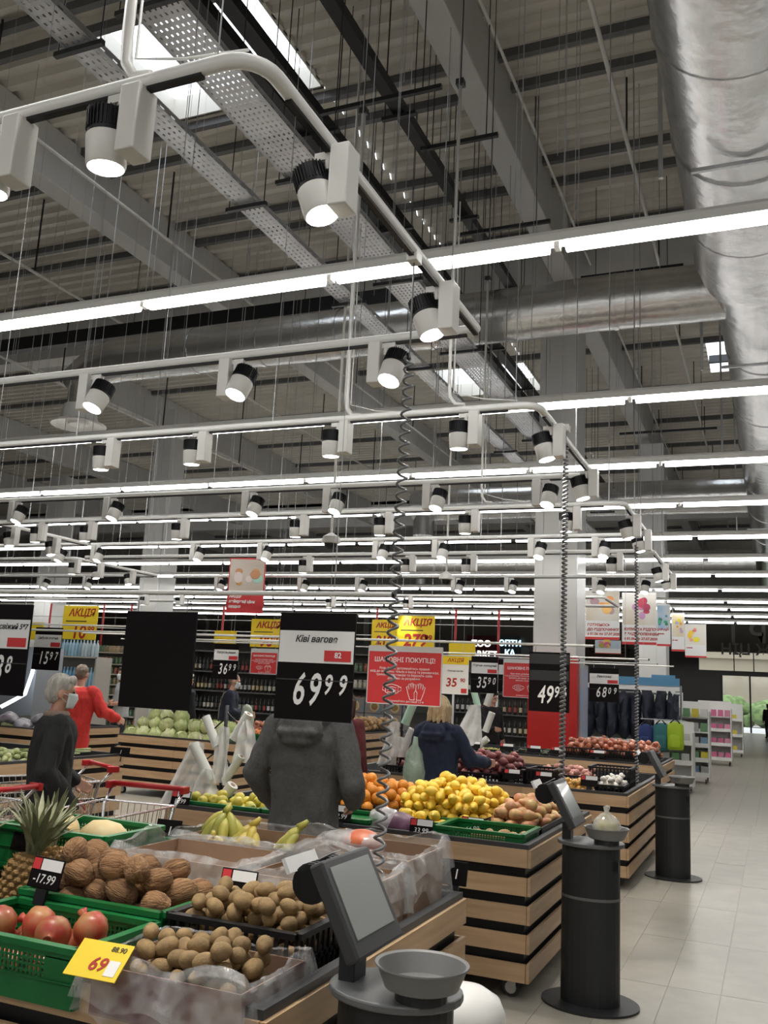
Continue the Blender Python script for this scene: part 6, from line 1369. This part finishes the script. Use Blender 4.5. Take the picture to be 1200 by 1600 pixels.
    if mask:
        mk = MB(); vs_ = []
        for i in range(7):
            for j in range(11):
                a = (j - 5) / 5 * 1.15; u = i / 6; rr = 0.082 + 0.03 * (1 - abs(u - 0.35) * 1.3) * math.cos(a) ** 2; vs_.append(H((0.072 * math.sin(a) * 1.05, 0.012 + rr * math.cos(a) * 0.98, 0.005 - 0.105 * u)))
        mk.add(vs_, [(i * 11 + j, i * 11 + j + 1, (i + 1) * 11 + j + 1, (i + 1) * 11 + j) for i in range(6) for j in range(10)])
        m_ = part('face_mask', mk, MASKM, t, True); sld = m_.modifiers.new('solid', 'SOLIDIFY'); sld.thickness = 0.002
        part('ear_loop', MB().tube([H((-0.07, 0.045, -0.01)), H((-0.083, 0.0, 0.0)), H((-0.083, -0.012, -0.02)), H((-0.07, 0.04, -0.06))], 0.002, 4).tube([H((0.07, 0.045, -0.01)), H((0.083, 0.0, 0.0)), H((0.083, -0.012, -0.02)), H((0.07, 0.04, -0.06))], 0.002, 4), MASKM, t)
    return t
cloth = lambda n, c, **k: mat(n, c, 0.85, var=0.12, vscale=60, bump=0.25, bscale=160, **k)
p = PY(480, 1200, 4.62)
person('person seen from behind in a grey hooded jacket, head behind the kiwi sign', p.x, 4.62, 0.05, 1.78, {('e', -1): (-0.29, -0.05, 1.15), ('w', -1): (-0.25, 0.13, 0.98), ('e', 1): (0.29, -0.06, 1.13), ('w', 1): (0.21, 0.16, 1.02)}, (cloth('grey_marl', (0.11, 0.11, 0.11)),), hair='dark', hood=True, hem=0.86, bulk=1.06, topname='hooded_jacket', voxel=0.009, pants_m=mat('jeans', (0.03, 0.035, 0.05), 0.8))
p = PY(95, 1090, 4.9)
person('grey haired person in a dark jacket and face mask beside a trolley', p.x - 0.02, 4.9, -0.72, 1.64, {('e', 1): (0.31, -0.07, 1.11), ('w', 1): (0.30, 0.14, 0.88), ('e', -1): (-0.26, 0.0, 1.12), ('w', -1): (-0.2, 0.2, 1.0)}, (cloth('charcoal_jacket', (0.018, 0.019, 0.02)),), hair='grey', mask=True, hem=0.78, bulk=1.12, voxel=0.009, headdown=0.10, head_turn=-0.1, collar=cloth('plaid_collar', (0.3, 0.22, 0.18)))
p = PY(125, 1100, 9.25)
person('person in a red fleece reaching over the cabbages', p.x - 0.08, 9.25, 0.25, 1.76, {('e', 1): (0.34, 0.08, 1.18), ('w', 1): (0.44, 0.28, 1.10), ('e', -1): (-0.27, 0.05, 1.12), ('w', -1): (-0.2, 0.3, 1.05), ('c', 1): 0.6}, (cloth('red_fleece', (0.48, 0.022, 0.018)),), hair='shortgrey', hairstyle='crop', hem=0.72, bulk=1.2, lean=0.12, topname='fleece', pants_m=mat('red_trousers', (0.22, 0.012, 0.012), 0.8))
p = PY(192, 1080, 14.2)
person('person in a pale grey t-shirt and face mask with folded arms', p.x, 14.2, math.pi - 0.55, 1.78, {('e', 1): (0.27, 0.02, 1.14), ('w', 1): (0.02, 0.2, 1.12), ('e', -1): (-0.27, 0.02, 1.12), ('w', -1): (0.02, 0.24, 1.08)}, (cloth('pale_tee', (0.42, 0.45, 0.47)),), hair='brown', mask=True, hem=0.86, bare_arms=True, topname='t_shirt', voxel=0.012)
p = PY(291, 1080, 13.55)
person('person in black half hidden by the blank sign board', p.x, 13.55, -0.4, 1.72, None, (cloth('black_coat', (0.012, 0.013, 0.018)),), hair='grey', hem=0.7, voxel=0.012)
p = PY(355, 1100, 13.6)
person('person in a navy jacket and mask with a light bag strap', p.x, 13.6, -1.1, 1.76, {('e', 1): (0.26, 0.1, 1.12), ('w', 1): (0.2, 0.36, 1.08), ('e', -1): (-0.26, 0.1, 1.12), ('w', -1): (-0.12, 0.36, 1.1)}, (cloth('navy_jacket', (0.018, 0.025, 0.045)),), hair='shortgrey', hairstyle='crop', mask=True, hem=0.80, bulk=1.08, voxel=0.012, lean=0.1, headdown=0.3)
t = thing('shoulder_bag', 'small bag on a cream strap across the navy jacket', 'bag', (p.x, 13.6, 0), -1.1); part('strap_band', MB().tube([(0.14, 0.08, 1.50), (0.11, -0.06, 1.44), (0.0, -0.125, 1.22), (-0.14, -0.14, 1.0), (-0.20, -0.07, 0.88)], 0.014, 6, flat=0.5), mat('strap_cream', (0.55, 0.5, 0.42), 0.7), t, True); part('pouch', MB().box((-0.25, 0.0, 0.80), (0.06, 0.2, 0.16)), mat('pouch_brown', (0.06, 0.05, 0.05), 0.7), t, bevel=0.02)
t = thing('carrier_bag', 'pale carrier bag held by the shopper in navy', 'bag', PY(386, 1120, 13.4)); part('bag_body', organic(MB().lathe([(0.02, -0.22), (0.12, -0.21), (0.13, -0.05), (0.09, 0.12), (0.03, 0.2)], 16, (0, 0, 0), 1, 0.6), 0.15, 9), mat('pale_bag', (0.42, 0.47, 0.38), 0.5), t, True)
p = PY(686, 1150, 8.05)
person('blond person in a navy hooded coat reaching for the bag rolls', p.x, 8.05, -0.15, 1.61, {('e', 1): (0.30, 0.10, 1.16), ('w', 1): (0.36, 0.36, 1.13), ('e', -1): (-0.31, 0.06, 1.14), ('w', -1): (-0.30, 0.26, 1.02), ('c', 1): 0.7}, (cloth('navy_coat', (0.016, 0.026, 0.06)),), hair='blond', hairstyle='bob', hood=True, hem=0.62, bulk=1.13, coat_flare=1.1, topname='coat', voxel=0.010, headdown=0.15)
t = thing('carrier_bag', 'mint green carrier bag hanging from the blond shopper', 'bag', PY(648, 1195, 7.95)); part('bag_body', organic(MB().lathe([(0.02, -0.2), (0.10, -0.19), (0.115, -0.05), (0.08, 0.1), (0.03, 0.17), (0.02, 0.24)], 16, (0, 0, 0), 1, 0.6), 0.2, 10), film('mint_film', (0.45, 0.62, 0.50), 0.75), t, True)
p = PY(549, 1130, 7.85)
person('person in a maroon jacket behind the grey hooded jacket', p.x - 0.08, 7.85, -0.3, 1.62, None, (cloth('maroon', (0.10, 0.014, 0.018)),), hair='brown', hairstyle='bob', hem=0.55, bulk=1.1, topname='coat', voxel=0.011)
p = PY(768, 1120, 16.6)
person('dark haired person in black with a lanyard among the grapes', p.x, 16.6, math.pi + 1.0, 1.68, {('e', 1): (0.26, 0.06, 1.12), ('w', 1): (0.2, 0.3, 1.08)}, (cloth('black_top', (0.012, 0.011, 0.012)),), hair='dark', mask=False, hem=0.8, voxel=0.012, head_turn=0.2, headdown=0.2)
p = PY(1196, 1140, 52)
person('dark dressed person standing in the glass entrance', -0.35, 54, 0.4, 1.78, None, (cloth('black_coat', (0.012, 0.013, 0.018)),), hair='dark', hem=0.6, voxel=0.016)
bpy.data.scenes.remove(WORKSHOP)
